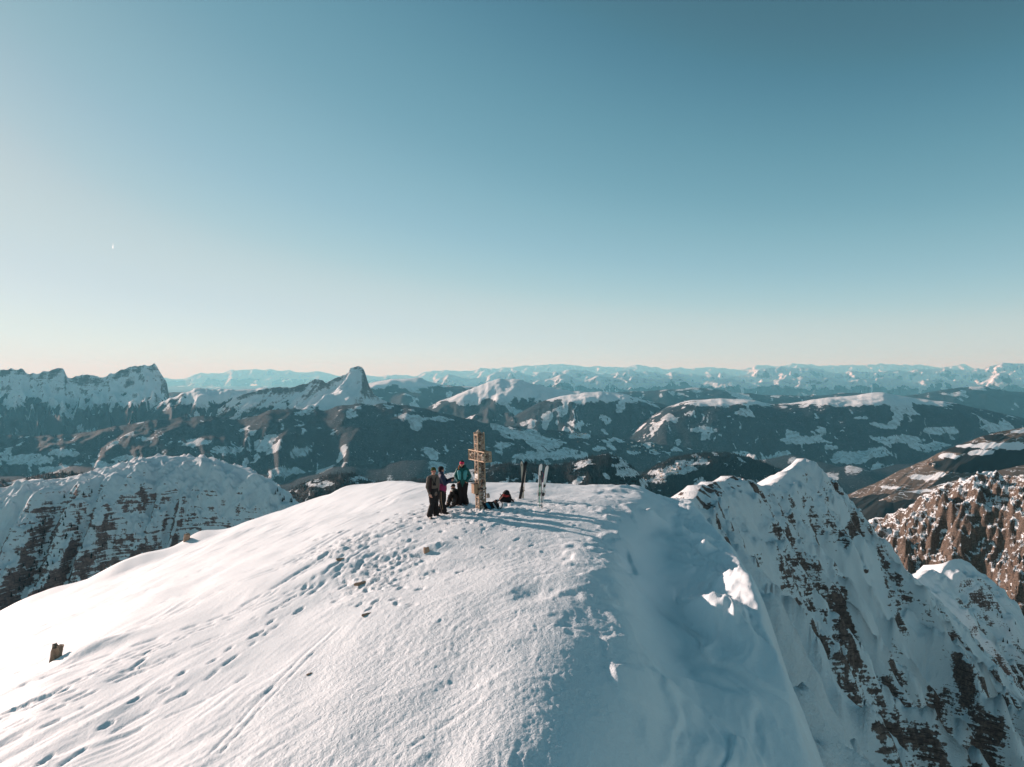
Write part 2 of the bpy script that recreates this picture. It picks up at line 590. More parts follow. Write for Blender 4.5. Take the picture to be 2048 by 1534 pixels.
for _ in range(150):                                  # round the cross and the people
    a, r = rng.uniform(0, 6.3), abs(rng.normal(0, 1.7))
    x, y = cross_xy[0] - .3 + r * math.cos(a) * 1.3, cross_xy[1] - .5 + r * math.sin(a)
    footprint(x, y, rng.uniform(0, 6.3), rng.uniform(.04, .09), rng.uniform(.12, .18), rng.uniform(.06, .09))
# kicked-up clods
for _ in range(380):
    a, r = rng.uniform(0, 6.3), abs(rng.normal(0, 1.9))
    x, y = cross_xy[0] + r * math.cos(a) * 1.4, cross_xy[1] - .9 + r * math.sin(a)
    s = rng.uniform(.025, .06)
    stamp(x, y, 3 * s, lambda dx, dy: s * .8 * np.exp(-(dx * dx + dy * dy) / (s * s)))


def ground_z(x, y):
    """height of the finished snow surface"""
    r0, t0 = math.hypot(x, y), math.atan2(x, y)
    i = int(np.clip(np.searchsorted(rr, r0) - 1, 0, len(rr) - 2))
    j = int(np.clip(np.searchsorted(th, t0) - 1, 0, len(th) - 2))
    a, b = (r0 - rr[i]) / (rr[i + 1] - rr[i]), (t0 - th[j]) / (th[j + 1] - th[j])
    return float(GZ_[i, j] * (1 - a) * (1 - b) + GZ_[i + 1, j] * a * (1 - b) + GZ_[i, j + 1] * (1 - a) * b + GZ_[i + 1, j + 1] * a * b)


def snow_material():
    m = NT('snow')
    r = m.attr('crust')
    tre = m.attr('trampled')
    n1 = m.noise(24, 3, .6)
    n2 = m.noise(70, 2, .5)
    n3 = m.noise(14, 3, .6, dist=.8)
    amt = m.math('ADD', m.math('MULTIPLY', r, .85), m.math('MULTIPLY', tre, .8), clamp=True)
    amt = m.math('MAXIMUM', amt, .26)
    b1 = m.bump(n3, m.math('MULTIPLY_ADD', amt, .75, .08), .035)
    b2 = m.bump(n1, m.math('MULTIPLY_ADD', amt, .7, .10), .016, b1)
    b3 = m.bump(n2, m.math('MULTIPLY_ADD', amt, .35, .08), .006, b2)
    m.normal(b3)
    tint = m.noise(.6, 2)
    m.color(m.mix(tint, (.79, .865, .90), (.83, .89, .925)))
    m.rough(.62)
    m.b.inputs['Specular IOR Level'].default_value = .2
    return m.mat


snow_mat = snow_material()
summit = grid_mesh('snowy_summit_ground', GX_, GY_, GZ_, snow_mat, {'crust': crust, 'trampled': tr}, flip=True)
describe(summit, 'windblown snow dome of the summit carrying footprints and ski tracks', 'snow summit', 'structure')
# ------------------------------------------------------------------ mountains
def mountain_material(name, rock=(.16, .13, .12), rock2=(.09, .075, .07), unit=10.0, thr=.62, soft=.10, amp=.35, strata=0.0,
                      forest=False, wood=(.014, .020, .024), bump=0.3, speck=.5):
    """snow on what is flat enough, rock on what is steep; forest from a vertex attribute"""
    m = NT(name)
    k = 1.0 / unit
    nz = m.nz()
    v = m.coords((k, k, k))
    big = m.noise(.35, 4, .6, v)
    fine = m.noise(1.6, 5, .65, v)
    s = m.math('ADD', nz, m.math('MULTIPLY', m.math('SUBTRACT', fine, .5), amp))
    s = m.math('ADD', s, m.math('MULTIPLY', m.math('SUBTRACT', big, .5), amp * .8))
    if strata:
        vs = m.coords((k * .16, k * .16, k * 2.0))
        sn = m.noise(1.0, 3, .6, vs)
        s = m.math('ADD', s, m.math('MULTIPLY', m.math('SUBTRACT', sn, .5), strata))
    cov = m.math('ADD', s, m.attr('snowy'))
    snow = m.step(cov, thr - soft, thr + soft)
    rc = m.mix(m.step(m.noise(1.7, 5, .7, m.coords((k, k, k * .7))), .38, .64), rock2, rock)
    if strata:
        rc = m.mix(m.math('MULTIPLY', m.step(m.noise(1.4, 3, .65, m.coords((k * .3, k * .3, k * 3.2))), .5, .64), .75), rc, tuple(q * .45 for q in rock2))
    if forest:
        rc = m.mix(m.attr('low'), rc, tuple(q * 1.3 for q in wood))
    if forest:
        thin = m.math('MULTIPLY', m.math('MULTIPLY', m.step(m.noise(1.3, 4, .7, v), .40, .66), m.attr('low')), .62)
        base = m.mix(snow, rc, m.mix(thin, SNOW, (.22, .24, .24)))
    else:
        base = m.mix(snow, rc, SNOW)
    if forest:
        f = m.attr('forest')
        fn = m.noise(2.6, 5, .75, v)
        fm = m.step(m.math('ADD', f, m.math('MULTIPLY', m.math('SUBTRACT', fn, .5), 1.25)), .40, .60)
        gl = m.math('MULTIPLY', m.step(m.noise(6.5, 3, .7, v), .56, .70), m.step(m.noise(.8, 3, .6, v), .42, .62))
        fm = m.math('MULTIPLY', fm, m.math('MULTIPLY_ADD', gl, -.45, 1.0))
        tex = m.noise(4.2, 3, .7, v)
        mid = m.noise(2.9, 3, .75, v)
        wc = m.mix(m.step(m.math('ADD', m.math('MULTIPLY', tex, .45), m.math('MULTIPLY', mid, .55)), .44, .62), tuple(c * .5 for c in wood), tuple(min(1, c * 2.0 + .012) for c in wood))
        warm = m.mix(m.math('MULTIPLY', m.step(big, .5, .7), .18), wc, (wood[0] * 2.2, wood[1] * 1.5, wood[2] * 1.2))
        base = m.mix(fm, base, warm)
    m.color(base)
    m.rough(.8)
    m.b.inputs['Specular IOR Level'].default_value = .1
    b = m.bump(m.noise(3.2, 5, .7, v), bump if not forest else min(1, bump * 2.4), unit * .25)
    m.normal(b)
    return m.mat


def crest_line(pts, n, jag=0.0, jl=30.0, seed=0):
    p = np.array(pts, float)
    px = np.linspace(p[0, 0], p[-1, 0], n)
    py = interp_smooth(px, p[:, 0], p[:, 1])
    d = interp_smooth(px, p[:, 0], p[:, 2])
    if jag:
        py = py - jag * (ridged(px / jl, px * 0 + seed, 4, seed) - .55) * 1.6
    return px, py, d


def ridge(name, label, pts, mat, nu, front, back, dirf=None, jag=0.0, jl=30.0, seed=0, nt=(120, 24), ribs=(0, 1, 1), noise=(0, 1), rno=None, shelf=None, spread=1.0,
          terr=None, t0=1.0, attrs=None, kind='structure', cat='mountain', tpow=1.6, arc=None, tilt=None):
    """A mountain: a crest through points given as (photograph x, y, distance), and a front and a back slope that fall away from it.
    front/back: [(distance from the crest, drop)], ribs: (relative depth, wavelength along the crest, wavelength down the fall line),
    noise: (height, wavelength), terr: (step, strength) for rock terraces."""
    px, py, d = crest_line(pts, nu, jag, jl, seed)
    dx, dy, dz = ray(px, py)
    C = np.stack([dx / dy * d, d, dz / dy * d], -1)
    if dirf is None:
        F = -C[:, :2] / np.hypot(C[:, 0], C[:, 1])[:, None]
    elif callable(dirf):
        F = np.stack(dirf(np.linspace(0, 1, nu)), -1)
    else:
        F = np.repeat(np.array([dirf], float), nu, 0)
        F /= np.hypot(F[:, 0], F[:, 1])[:, None]
    seg = np.r_[0, np.cumsum(np.hypot(np.diff(C[:, 0]), np.diff(C[:, 1])))]
    f = np.array(front, float)
    b = np.array(back, float)
    tf = f[-1, 0] * np.linspace(0, 1, nt[0]) ** tpow
    tb = b[-1, 0] * (np.linspace(0, 1, nt[1]) ** 1.5)
    t = np.r_[-tb[::-1][:-1], tf]
    drop = np.where(t >= 0, interp_smooth(np.abs(t), f[:, 0], f[:, 1]), interp_smooth(np.abs(t), b[:, 0], b[:, 1]))
    T, I = np.meshgrid(t, np.arange(nu), indexing='ij')
    X = C[I, 0] + F[I, 0] * T * spread
    Y = C[I, 1] + F[I, 1] * T * spread
    S = seg[I]
    A = np.abs(T)
    D = np.repeat(drop[:, None], nu, 1)
    ramp = np.clip(A / t0, 0, 1)
    if ribs[0]:
        wS = S + .35 * ribs[1] * perlin(S / ribs[1] * .7, T / ribs[2] * 1.4, seed + 3)
        r = ridged(wS / ribs[1], T / ribs[2], 4, seed + 5, .5)
        D = D * (1 + ribs[0] * (.62 - r) * 1.6 * np.clip(A / (3 * t0), .15, 1))
    if shelf is not None:
        sh = shelf(px)[I]
        At = np.clip(T, 0, None)
        Dp = interp_smooth(np.maximum(At - sh, 0).ravel(), f[:, 0], f[:, 1]).reshape(At.shape)
        D = np.where(T > 0, D * 0 + (Dp + .12 * np.minimum(At, sh)) * np.where(np.abs(drop)[:, None] > 0, D / np.maximum(drop[:, None], 1e-6), 1), D)
    Z = C[I, 2] - D
    if rno:
        Z = Z + rno[0] * ramp * (ridged(X / rno[1], Y / rno[1], 5, seed + 21, .5) - .62)
    if noise[0]:
        Z = Z + noise[0] * ramp * (fbm(X / noise[1], Y / noise[1], 5, seed + 9, .52))
    if terr:
        h, st, lam = terr[:3]
        w = h * (1.3 * fbm(X / lam, Y / lam, 2, seed + 13) + .55 * fbm(X / (lam * .22), Y / (lam * .22), 3, seed + 14) + 1.0 * perlin(Z / (h * 2.7), X / (lam * 2.0), seed + 16))
        q = (Z + w) / h
        fr = q - np.floor(q)
        zt = (np.floor(q) + sstep(.55, .95, fr)) * h - w
        msk = sstep(-.15, .35, fbm(X / (lam * 1.7), Y / (lam * 1.7), 3, seed + 15) + terr[3]) * st * np.clip(A / (2 * t0), 0, 1)
        Z = Z * (1 - msk) + zt * msk
    env = dict(X=X, Y=Y, Z=Z, T=T, S=S, U=px[I], ramp=ramp, D=D)
    if tilt is not None:
        Z = tilt(env)
        env['Z'] = Z
    at_ = {'snowy': np.zeros_like(X)}
    if attrs:
        at_.update(attrs(env))
    env.update(at_)
    o = grid_mesh(name, X, Y, Z, mat, at_, flip=True)
    describe(o, label, cat, kind)
    return o, env


def treeline(z0, soft, fields=(), seed=0, lam=900., bias=0.0):
    """forest below z0; open meadows on noise and inside the given ellipses (photograph x, y, rx, ry)"""
    def f(e):
        z, X, Y = e['Z'], e['X'], e['Y']
        fo = sstep(z0 + soft, z0 - soft, z + soft * 1.5 * fbm(X / lam, Y / lam, 4, seed + 50) + soft * 1.3 * fbm(X / lam * 4, Y / lam * 4, 3, seed + 57))
        op = sstep(.30, .52, fbm(X / lam * 1.2, Y / lam * 1.2, 4, seed + 51, .55) + bias)
        fo = fo * (1 - op)
        sm = sstep(.42, .62, fbm(X / lam * 6, Y / lam * 6, 4, seed + 52, .6) + bias * .5)
        sm = sm * sstep(-.1, .3, fbm(X / lam * .8, Y / lam * .8, 2, seed + 53))
        fo = fo * (1 - .7 * sm)
        chute = sstep(.80, .90, ridged(e['S'] / lam * 2.4 + .3 * perlin(X / lam * 3, Y / lam * 3, seed + 56), e['T'] / lam * .30, 2, seed + 54))
        fo = fo * (1 - .65 * chute * sstep(.1, .4, fbm(X / lam * .7, Y / lam * .7, 2, seed + 55) + .1))
        if fields:
            u, v = project(X, Y, z)
            wu = u + 16 * perlin(X / lam * 1.6, Y / lam * 1.6, seed + 60) + 9 * perlin(X / lam * 4.5, Y / lam * 4.5, seed + 61) + 4 * perlin(X / lam * 11, Y / lam * 11, seed + 63)
            wvv = v + 5 * perlin(X / lam * 2.2, Y / lam * 2.2, seed + 62) + 2.5 * perlin(X / lam * 7, Y / lam * 7, seed + 64)
            for (fx, fy, rx, ry) in fields:
                fo = fo * (1 - sstep(1.15, .85, np.hypot((wu - fx) / rx, (wvv - fy) / ry)))
        hed = 1 - sstep(.02, .07, np.abs(fbm(X / lam * 3.3, Y / lam * 3.3, 2, seed + 58)))
        hed = hed * sstep(-.05, .25, fbm(X / lam * 2.0, Y / lam * 2.0, 2, seed + 59))
        fo = np.maximum(fo, .9 * hed * sstep(z0, z0 - soft, z))
        return {'low': sstep(z0 + soft, z0 - soft, z), 'forest': fo, 'snowy': np.zeros_like(z) + .25 * sstep(z0 + 250, z0, z)}
    return f


alp_mat = mountain_material('far_alp_snow_and_rock', (.12, .11, .11), (.07, .065, .065), 420, .52, .10, .40, forest=True)
mid_mat = mountain_material('forested_mountain', (.13, .11, .10), (.07, .06, .06), 110, .55, .10, .34, forest=True)
dolo_mat = mountain_material('pale_dolomite_face', (.20, .19, .185), (.13, .12, .118), 60, .46, .10, .50, .30, forest=True)

A_FAR = [(-300, 750), (0, 752), (150, 757), (330, 755), (400, 748), (460, 742), (520, 740), (600, 742), (650, 745), (700, 748), (760, 752), (830, 752), (850, 745), (900, 742),
         (960, 738), (1000, 735), (1060, 733), (1100, 730), (1150, 731), (1200, 734), (1250, 732), (1270, 730), (1300, 735), (1350, 737), (1400, 735), (1450, 738), (1500, 733),
         (1560, 728), (1600, 727), (1640, 731), (1680, 733), (1730, 729), (1780, 729), (1830, 731), (1880, 731), (1920, 728), (1960, 733), (2000, 730), (2048, 728), (2400, 726)]
ridge('distant_snowy_range', 'pale hazy chain of snowy peaks along the horizon', [(a, b + 1, 115000) for a, b in A_FAR], alp_mat, 960,
      [(0, 0), (900, 520), (2800, 1300), (6000, 2100)], [(0, 0), (2500, 1400), (5000, 2100)], jag=6, jl=80, seed=101, nt=(46, 6), ribs=(.25, 4000, 8500), noise=(140, 900), rno=(1150, 3000), t0=900,
      attrs=treeline(-900, 200, seed=101, lam=5000))
ridge('snowy_alpine_range', 'sunlit snowy peaks in front of the farthest chain', [(560, 790, 65000), (820, 768, 65000), (900, 752, 65000), (960, 750, 65000), (1010, 745, 65000), (1060, 748, 65000), (1130, 742, 65000), (1200, 746, 65000),
      (1260, 743, 65000), (1330, 748, 65000), (1400, 745, 65000), (1450, 749, 65000), (1500, 744, 65000), (1570, 737, 65000), (1640, 738, 65000), (1700, 744, 65000), (1760, 738, 65000), (1830, 742, 65000),
      (1900, 738, 65000), (1960, 741, 65000), (2020, 722, 65000), (2050, 724, 65000), (2120, 738, 65000), (2400, 735, 65000)], alp_mat, 780,
      [(0, 0), (700, 430), (2600, 1250), (5000, 1900)], [(0, 0), (2500, 1300), (5000, 2100)], jag=8, jl=90, seed=131, nt=(56, 6), ribs=(.3, 2600, 5000), noise=(110, 650), rno=(980, 2150), t0=650,
      attrs=treeline(-820, 200, seed=131, lam=4000))
ridge('snowy_foothill_peaks', 'white pointed peaks with dark wooded feet below the far chain', [(700, 800, 45000), (900, 775, 45000), (1040, 768, 45000), (1090, 758, 45000), (1130, 748, 45000), (1165, 757, 45000), (1200, 752, 45000), (1240, 752, 45000), (1300, 758, 45000),
      (1340, 753, 45000), (1400, 765, 45000), (1450, 757, 45000), (1500, 766, 45000), (1560, 760, 45000), (1640, 752, 45000), (1700, 762, 45000), (1760, 757, 45000), (1830, 765, 45000), (1880, 757, 45000),
      (1940, 766, 45000), (2005, 748, 45000), (2048, 760, 45000), (2300, 750, 45000), (2400, 760, 45000)], alp_mat, 760,
      [(0, 0), (600, 380), (2000, 1050), (4500, 1700)], [(0, 0), (2500, 1300), (5000, 2000)], jag=6, jl=80, seed=151, nt=(56, 6), ribs=(.35, 2300, 4200), noise=(85, 520), rno=(700, 1600), t0=520,
      attrs=treeline(-760, 160, seed=151, lam=3000))
ridge('wooded_far_ridge', 'low hazy wooded ridge with a flat snowy top', [(-500, 800, 25000), (330, 785, 25000), (500, 790, 25000), (640, 784, 25000), (720, 772, 25000), (760, 762, 25000), (800, 757, 25000), (835, 755, 25000), (860, 764, 25000), (900, 772, 25000),
      (1000, 774, 25000), (1100, 780, 25000), (1200, 786, 25000), (1300, 782, 25000), (1400, 776, 25000), (1500, 787, 25000), (1600, 792, 25000), (1700, 786, 25000), (1800, 792, 25000), (1900, 778, 25000),
      (1960, 773, 25000), (2048, 785, 25000), (2500, 790, 25000)], mid_mat, 500,
      [(0, 0), (500, 120), (2000, 800), (4500, 1700)], [(0, 0), (2500, 1000), (5000, 1800)], jag=2, jl=60, seed=171, nt=(48, 8), ribs=(.4, 1500, 4000), noise=(150, 1300), t0=700,
      attrs=treeline(-480, 120, seed=171, lam=1500, bias=-.12))
ridge('rounded_snow_ridge', 'broad snowy ridge with a sunlit left shoulder and wooded flank', [(760, 860, 17400), (820, 832, 17400), (880, 802, 17400), (920, 787, 17400), (960, 771, 17400), (1000, 758, 17400), (1030, 758, 17400), (1060, 766, 17400), (1100, 774, 17400), (1150, 783, 17400),
      (1200, 783, 17400), (1240, 787, 17400), (1290, 799, 17400), (1340, 812, 17400), (1420, 835, 17400), (1700, 880, 17400)], mid_mat, 400,
      [(0, 0), (300, 90), (1200, 560), (3500, 1400)], [(0, 0), (2500, 1000), (4000, 1800)], jag=2, jl=40, seed=191, nt=(92, 9), ribs=(.55, 1100, 2600), noise=(70, 700), t0=400,
      attrs=treeline(-650, 60, [(935, 806, 30, 5), (1010, 798, 20, 4)], seed=191, lam=900, bias=-.1))
ridge('snow_topped_shoulder', 'small flat snow cap above a wooded slope', [(940, 890, 15200), (1000, 850, 15200), (1050, 820, 15200), (1085, 803, 15200), (1130, 791, 15200), (1190, 784, 15200), (1240, 789, 15200), (1290, 801, 15200), (1350, 825, 15200), (1480, 880, 15200)], mid_mat, 280,
      [(0, 0), (350, 60), (1200, 560), (3000, 1300)], [(0, 0), (2500, 1000), (4000, 1800)], jag=1.2, jl=30, seed=211, nt=(84, 8), ribs=(.4, 800, 2400), noise=(60, 600), t0=500,
      attrs=treeline(-590, 45, [(1150, 848, 18, 5), (1210, 838, 10, 8), (1060, 845, 14, 5)], seed=211, lam=800, bias=-.15))
D_FIELDS = [(1400, 860, 24, 7), (1410, 872, 10, 8), (1600, 880, 40, 10), (1660, 893, 24, 5), (1700, 915, 44, 13), (1750, 905, 30, 12), (1800, 880, 46, 9), (1880, 862, 36, 8), (1850, 893, 40, 8), (1990, 855, 34, 8),
            (1480, 912, 34, 9), (1560, 922, 40, 12), (1270, 886, 14, 4), (1660, 940, 30, 8), (1330, 833, 16, 6), (1470, 834, 8, 3), (1770, 850, 30, 6), (1640, 862, 8, 8), (1730, 834, 14, 3)]
ridge('wooded_plateau_mountain', 'long dark wooded mountain with a sunlit snowy plateau on top', [(1080, 985, 14000), (1180, 915, 14000), (1250, 870, 14000), (1300, 835, 14000), (1340, 812, 14000), (1380, 801, 14000), (1440, 797, 14000), (1500, 800, 14000), (1550, 808, 14000), (1600, 803, 14000),
      (1650, 796, 14000), (1700, 792, 14000), (1760, 785, 14000), (1800, 792, 14000), (1850, 799, 14000), (1900, 805, 14000), (1960, 817, 14000), (2048, 836, 14000), (2200, 862, 14000), (2500, 900, 14000)], mid_mat, 580,
      [(0, 0), (500, 45), (850, 130), (1700, 620), (2700, 1150), (3900, 1550)], [(0, 0), (2500, 900), (4000, 1800)], jag=1.2, jl=60, seed=231, nt=(105, 6), ribs=(.22, 1300, 2600), noise=(50, 700), t0=700,
      attrs=treeline(-610, 40, D_FIELDS, seed=231, lam=700, bias=-.14))
ridge('craggy_massif', 'hazy snow-streaked cliff massif rising at the left edge', [(-700, 770, 16000), (-300, 745, 16000), (-100, 752, 16000), (0, 740, 16000), (40, 737, 16000), (62, 747, 16000), (90, 742, 16000), (125, 737, 16000), (136, 756, 16000), (165, 750, 16000), (185, 749, 16000), (200, 756, 16000), (225, 746, 16000), (265, 733, 16000),
      (285, 731, 16000), (310, 728, 16000), (318, 738, 16000), (327, 756, 16000), (333, 764, 16000), (338, 788, 16000), (400, 818, 16000), (500, 850, 16000)], dolo_mat, 420,
      [(0, 0), (120, 190), (420, 430), (1100, 760), (2600, 1250)], [(0, 0), (900, 500), (3000, 1500)], jag=3.5, jl=22, seed=251, nt=(112, 8), ribs=(.5, 650, 1500), noise=(70, 420), t0=90, terr=(70, .35, 500, -.1),
      attrs=treeline(-640, 130, [(180, 862, 20, 5)], seed=251, lam=700, bias=-.1))
ridge('snowy_saddle_ridge', 'snowy humps between the massif and the tower peak', [(180, 880, 14500), (260, 840, 14500), (310, 812, 14500), (350, 792, 14500), (375, 783, 14500), (400, 776, 14500), (430, 780, 14500), (450, 777, 14500), (475, 781, 14500), (500, 779, 14500), (530, 776, 14500),
      (560, 780, 14500), (590, 790, 14500), (650, 806, 14500), (760, 840, 14500)], dolo_mat, 320,
      [(0, 0), (200, 70), (900, 480), (2400, 1150)], [(0, 0), (900, 400), (3000, 1500)], jag=2.5, jl=26, seed=271, nt=(110, 9), ribs=(.65, 620, 1800), noise=(55, 420), t0=200,
      attrs=treeline(-600, 110, [(395, 880, 30, 8), (320, 875, 14, 4)], seed=271, lam=600, bias=-.08))
ridge('tower_peak', 'solitary rounded rock tower rising above a long snow slope', [(t[0], t[1], 13500) for t in ((400, 838), (440, 815), (480, 792), (520, 780), (560, 774), (585, 775), (600, 770), (617, 766), (626, 759), (636, 759), (646, 761), (652, 765), (668, 758), (682, 752), (692, 748), (697, 743), (700, 737), (707, 734), (718, 733), (725, 736), (730, 745), (734, 758), (738, 770), (744, 781), (753, 792), (775, 804), (810, 812), (850, 822), (950, 860))], dolo_mat, 350,
      [(0, 0), (60, 110), (220, 270), (800, 560), (2400, 1150)], [(0, 0), (300, 300), (3000, 1500)], jag=1.6, jl=14, seed=291, nt=(120, 10), ribs=(.4, 420, 1700), noise=(35, 330), t0=80, terr=(50, .35, 400, -.1),
      dirf=lambda u: (np.sin(rad(-46) + rad(50) * sstep(.45, .62, u)), -np.cos(rad(-46) + rad(50) * sstep(.45, .62, u))), attrs=treeline(-640, 100, seed=291, lam=600, bias=-.1))
F_FIELDS = [(530, 893, 30, 14), (545, 880, 14, 8), (600, 905, 16, 12), (385, 885, 22, 10), (450, 900, 36, 8), (570, 945, 40, 10), (640, 945, 30, 5), (820, 945, 16, 5), (60, 918, 50, 10), (130, 905, 30, 8), (200, 930, 46, 8), (300, 878, 14, 4), (120, 940, 50, 7), (250, 915, 24, 5), (870, 838, 30, 4), (800, 832, 16, 4), (860, 905, 8, 12),
            (1040, 868, 44, 9), (1090, 885, 40, 12), (1130, 908, 46, 10), (1060, 912, 34, 9), (1160, 870, 26, 9), (1175, 858, 20, 4), (1230, 880, 14, 4), (1200, 898, 18, 6), (1010, 890, 16, 5), (1290, 890, 14, 5), (1265, 905, 16, 4), (1310, 905, 10, 4)]
hill_f, env_f = ridge('wooded_mountainside', 'dark forested mountainside with small snowy clearings in the valley', [(-500, 870, 11500), (-100, 862, 11500), (60, 872, 11500), (150, 868, 11500), (250, 850, 11500), (330, 838, 11500), (400, 832, 11500), (480, 838, 11500), (560, 818, 11500), (640, 820, 11500), (700, 808, 11500), (760, 808, 11500), (830, 814, 11500), (880, 826, 11500), (940, 838, 11500),
      (1020, 852, 11500), (1100, 860, 11500), (1200, 872, 11500), (1300, 885, 11500), (1500, 915, 11500)], mid_mat, 500,
      [(0, 0), (420, 170), (1350, 660), (2300, 1150), (3400, 1550)], [(0, 0), (1500, 600), (3000, 1500)], jag=3, jl=45, seed=311, nt=(108, 6), ribs=(.34, 1000, 2600), noise=(70, 650), t0=300,
      attrs=treeline(-500, 60, F_FIELDS, seed=311, lam=560, bias=-.2))
K_FIELDS = [(915, 952, 34, 10), (1130, 975, 10, 12), (1240, 930, 20, 6), (1255, 945, 30, 8), (1290, 965, 12, 10), (1160, 960, 8, 10), (640, 968, 30, 4), (60, 968, 40, 8)]
k_mat = mountain_material('near_forest_floor', (.10, .08, .07), (.06, .05, .05), 30, .5, .1, .3, forest=True, wood=(.008, .011, .012))
hill_k, env_k = ridge('dark_wooded_hill', 'dark conifer hill just beyond the summit crest', [(-300, 955, 4500), (0, 962, 4500), (130, 946, 4500), (200, 948, 4500), (330, 975, 4500), (480, 990, 4500), (560, 985, 4500), (600, 972, 4500), (640, 955, 4500), (690, 946, 4500), (720, 952, 4500), (760, 964, 4500), (840, 958, 4500), (900, 946, 4500), (960, 936, 4500),
      (1000, 928, 4500), (1050, 927, 4500), (1100, 931, 4500), (1150, 923, 4500), (1190, 912, 4500), (1215, 909, 4500), (1250, 923, 4500), (1280, 950, 4500), (1310, 985, 4500), (1360, 1030, 4500)], k_mat, 480,
      [(0, 0), (150, 40), (700, 320), (1600, 800)], [(0, 0), (500, 250), (1500, 900)], jag=2, jl=30, seed=331, nt=(95, 10), ribs=(.4, 260, 700), noise=(14, 130), t0=120,
      attrs=treeline(0, 60, K_FIELDS, seed=331, lam=220, bias=-.12))
V_FIELDS = [(1330, 945, 30, 7), (1360, 938, 34, 9), (1385, 925, 34, 5), (1310, 960, 22, 4), (1405, 985, 14, 14), (1395, 965, 8, 12), (1440, 1000, 20, 12), (1430, 908, 12, 3)]
hill_v, env_v = ridge('village_hill', 'dark wooded hill with a sunlit clearing and village', [(1180, 1010, 6000), (1240, 975, 6000), (1290, 945, 6000), (1320, 927, 6000), (1350, 914, 6000), (1400, 907, 6000), (1440, 905, 6000), (1500, 916, 6000), (1560, 938, 6000), (1620, 965, 6000), (1700, 1000, 6000), (1800, 1040, 6000)], k_mat, 330,
      [(0, 0), (250, 50), (800, 330), (2000, 900)], [(0, 0), (500, 250), (1500, 900)], jag=1, jl=30, seed=351, nt=(90, 9), ribs=(.3, 420, 900), noise=(16, 180), t0=200, dirf=(-.55, -.83),
      attrs=treeline(0, 60, V_FIELDS, seed=351, lam=260, bias=-.16))


def terrace_material():
    m = NT('vineyard_terraces')
    v = m.coords((.02, .02, .02))
    g = m.n('ShaderNodeTexCoord')
    s = m.n('ShaderNodeSeparateXYZ')
    m.t.links.new(g.outputs['Object'], s.inputs[0])
    w = m.math('MULTIPLY_ADD', m.noise(.45, 4, .55, v), 130, s.outputs[2])
    ln = m.math('FRACT', m.math('DIVIDE', w, 26))
    snowline = m.math('MULTIPLY', m.math('MULTIPLY', m.step(ln, .2, .06), m.step(m.noise(1.1, 4, .65, v), .42, .56)), .9)
    base = m.mix(m.noise(2.0, 4, .6, v), (.10, .078, .060), (.18, .142, .110))
    base = m.mix(snowline, base, SNOW)
    f = m.attr('forest')
    fm = m.step(m.math('ADD', f, m.math('MULTIPLY', m.math('SUBTRACT', m.noise(1.6, 4, .7, v), .5), .9)), .42, .58)
    base = m.mix(fm, base, (.024, .027, .026))
    fld = m.step(m.math('ADD', m.attr('snowfield'), m.math('MULTIPLY', m.math('SUBTRACT', m.noise(1.2, 4, .7, v), .5), .7)), .42, .58)
    base = m.mix(fld, base, SNOW)
    m.color(base)
    m.rough(.85)
    m.b.inputs['Specular IOR Level'].default_value = .1
    m.normal(m.bump(m.noise(4, 4, .7, v), .4, 8))
    return m.mat


terr_mat = terrace_material()


def terr_attrs(fields, snowf, seed):
    def f(e):
        u, v = project(e['X'], e['Y'], e['Z'])
        wu = u + 8 * perlin(u / 20, v / 9, seed)
        wv_ = v + 3 * perlin(u / 14, v / 8, seed + 1)
        fo = np.zeros_like(u)
        sn = np.zeros_like(u)
        for (a, b, rx, ry) in fields:
            fo = np.maximum(fo, sstep(1.15, .8, np.hypot((wu - a) / rx, (wv_ - b) / ry)))
        for (a, b, rx, ry) in snowf:
            sn = np.maximum(sn, sstep(1.15, .8, np.hypot((wu - a) / rx, (wv_ - b) / ry)))
        return {'forest': fo, 'snowfield': sn}
    return f


hill_o, env_o = ridge('terraced_hill', 'brown sunlit terraced hillside with thin snow lines', [(1560, 1055, 5200), (1640, 1015, 5200), (1700, 987, 5200), (1760, 962, 5200), (1800, 941, 5200), (1850, 920, 5200), (1880, 905, 5200), (1930, 885, 5200), (1980, 868, 5200), (2048, 855, 5200), (2200, 835, 5200), (2500, 820, 5200)], terr_mat, 340,
      [(0, 0), (300, 110), (1000, 420), (2000, 700)], [(0, 0), (500, 250), (1500, 900)], jag=1, jl=40, seed=371, nt=(85, 9), ribs=(.2, 500, 1200), noise=(14, 260), t0=200, dirf=(-.86, -.5),
      attrs=terr_attrs([(1940, 930, 80, 16), (2010, 915, 90, 30), (1930, 895, 60, 10), (1800, 1000, 90, 14), (1720, 1010, 60, 16), (1990, 875, 30, 8)], [(2010, 892, 70, 7), (1940, 892, 30, 4), (1880, 950, 14, 6), (2040, 862, 20, 5), (1830, 908, 26, 3), (1900, 912, 22, 5), (1850, 955, 30, 5), (1960, 905, 26, 6), (1780, 975, 22, 4)], 371))
hill_o2, env_o2 = ridge('lower_terraced_spur', 'lower brown spur with a snowy crest below the terraced hill', [(1640, 1090, 4300), (1700, 1040, 4300), (1760, 1000, 4300), (1800, 985, 4300), (1850, 978, 4300), (1900, 963, 4300), (1960, 950, 4300), (2048, 930, 4300), (2300, 890, 4300)], terr_mat, 240,
      [(0, 0), (250, 80), (900, 400), (2000, 700)], [(0, 0), (400, 250), (1500, 900)], jag=1, jl=40, seed=391, nt=(70, 9), ribs=(.25, 400, 1000), noise=(12, 200), t0=200, dirf=(-.75, -.66),
      attrs=terr_attrs([(1750, 1030, 70, 30), (1830, 1010, 50, 12), (1700, 1060, 60, 20)], [(1830, 981, 40, 4), (1880, 968, 20, 3), (1760, 1045, 30, 6)], 391))

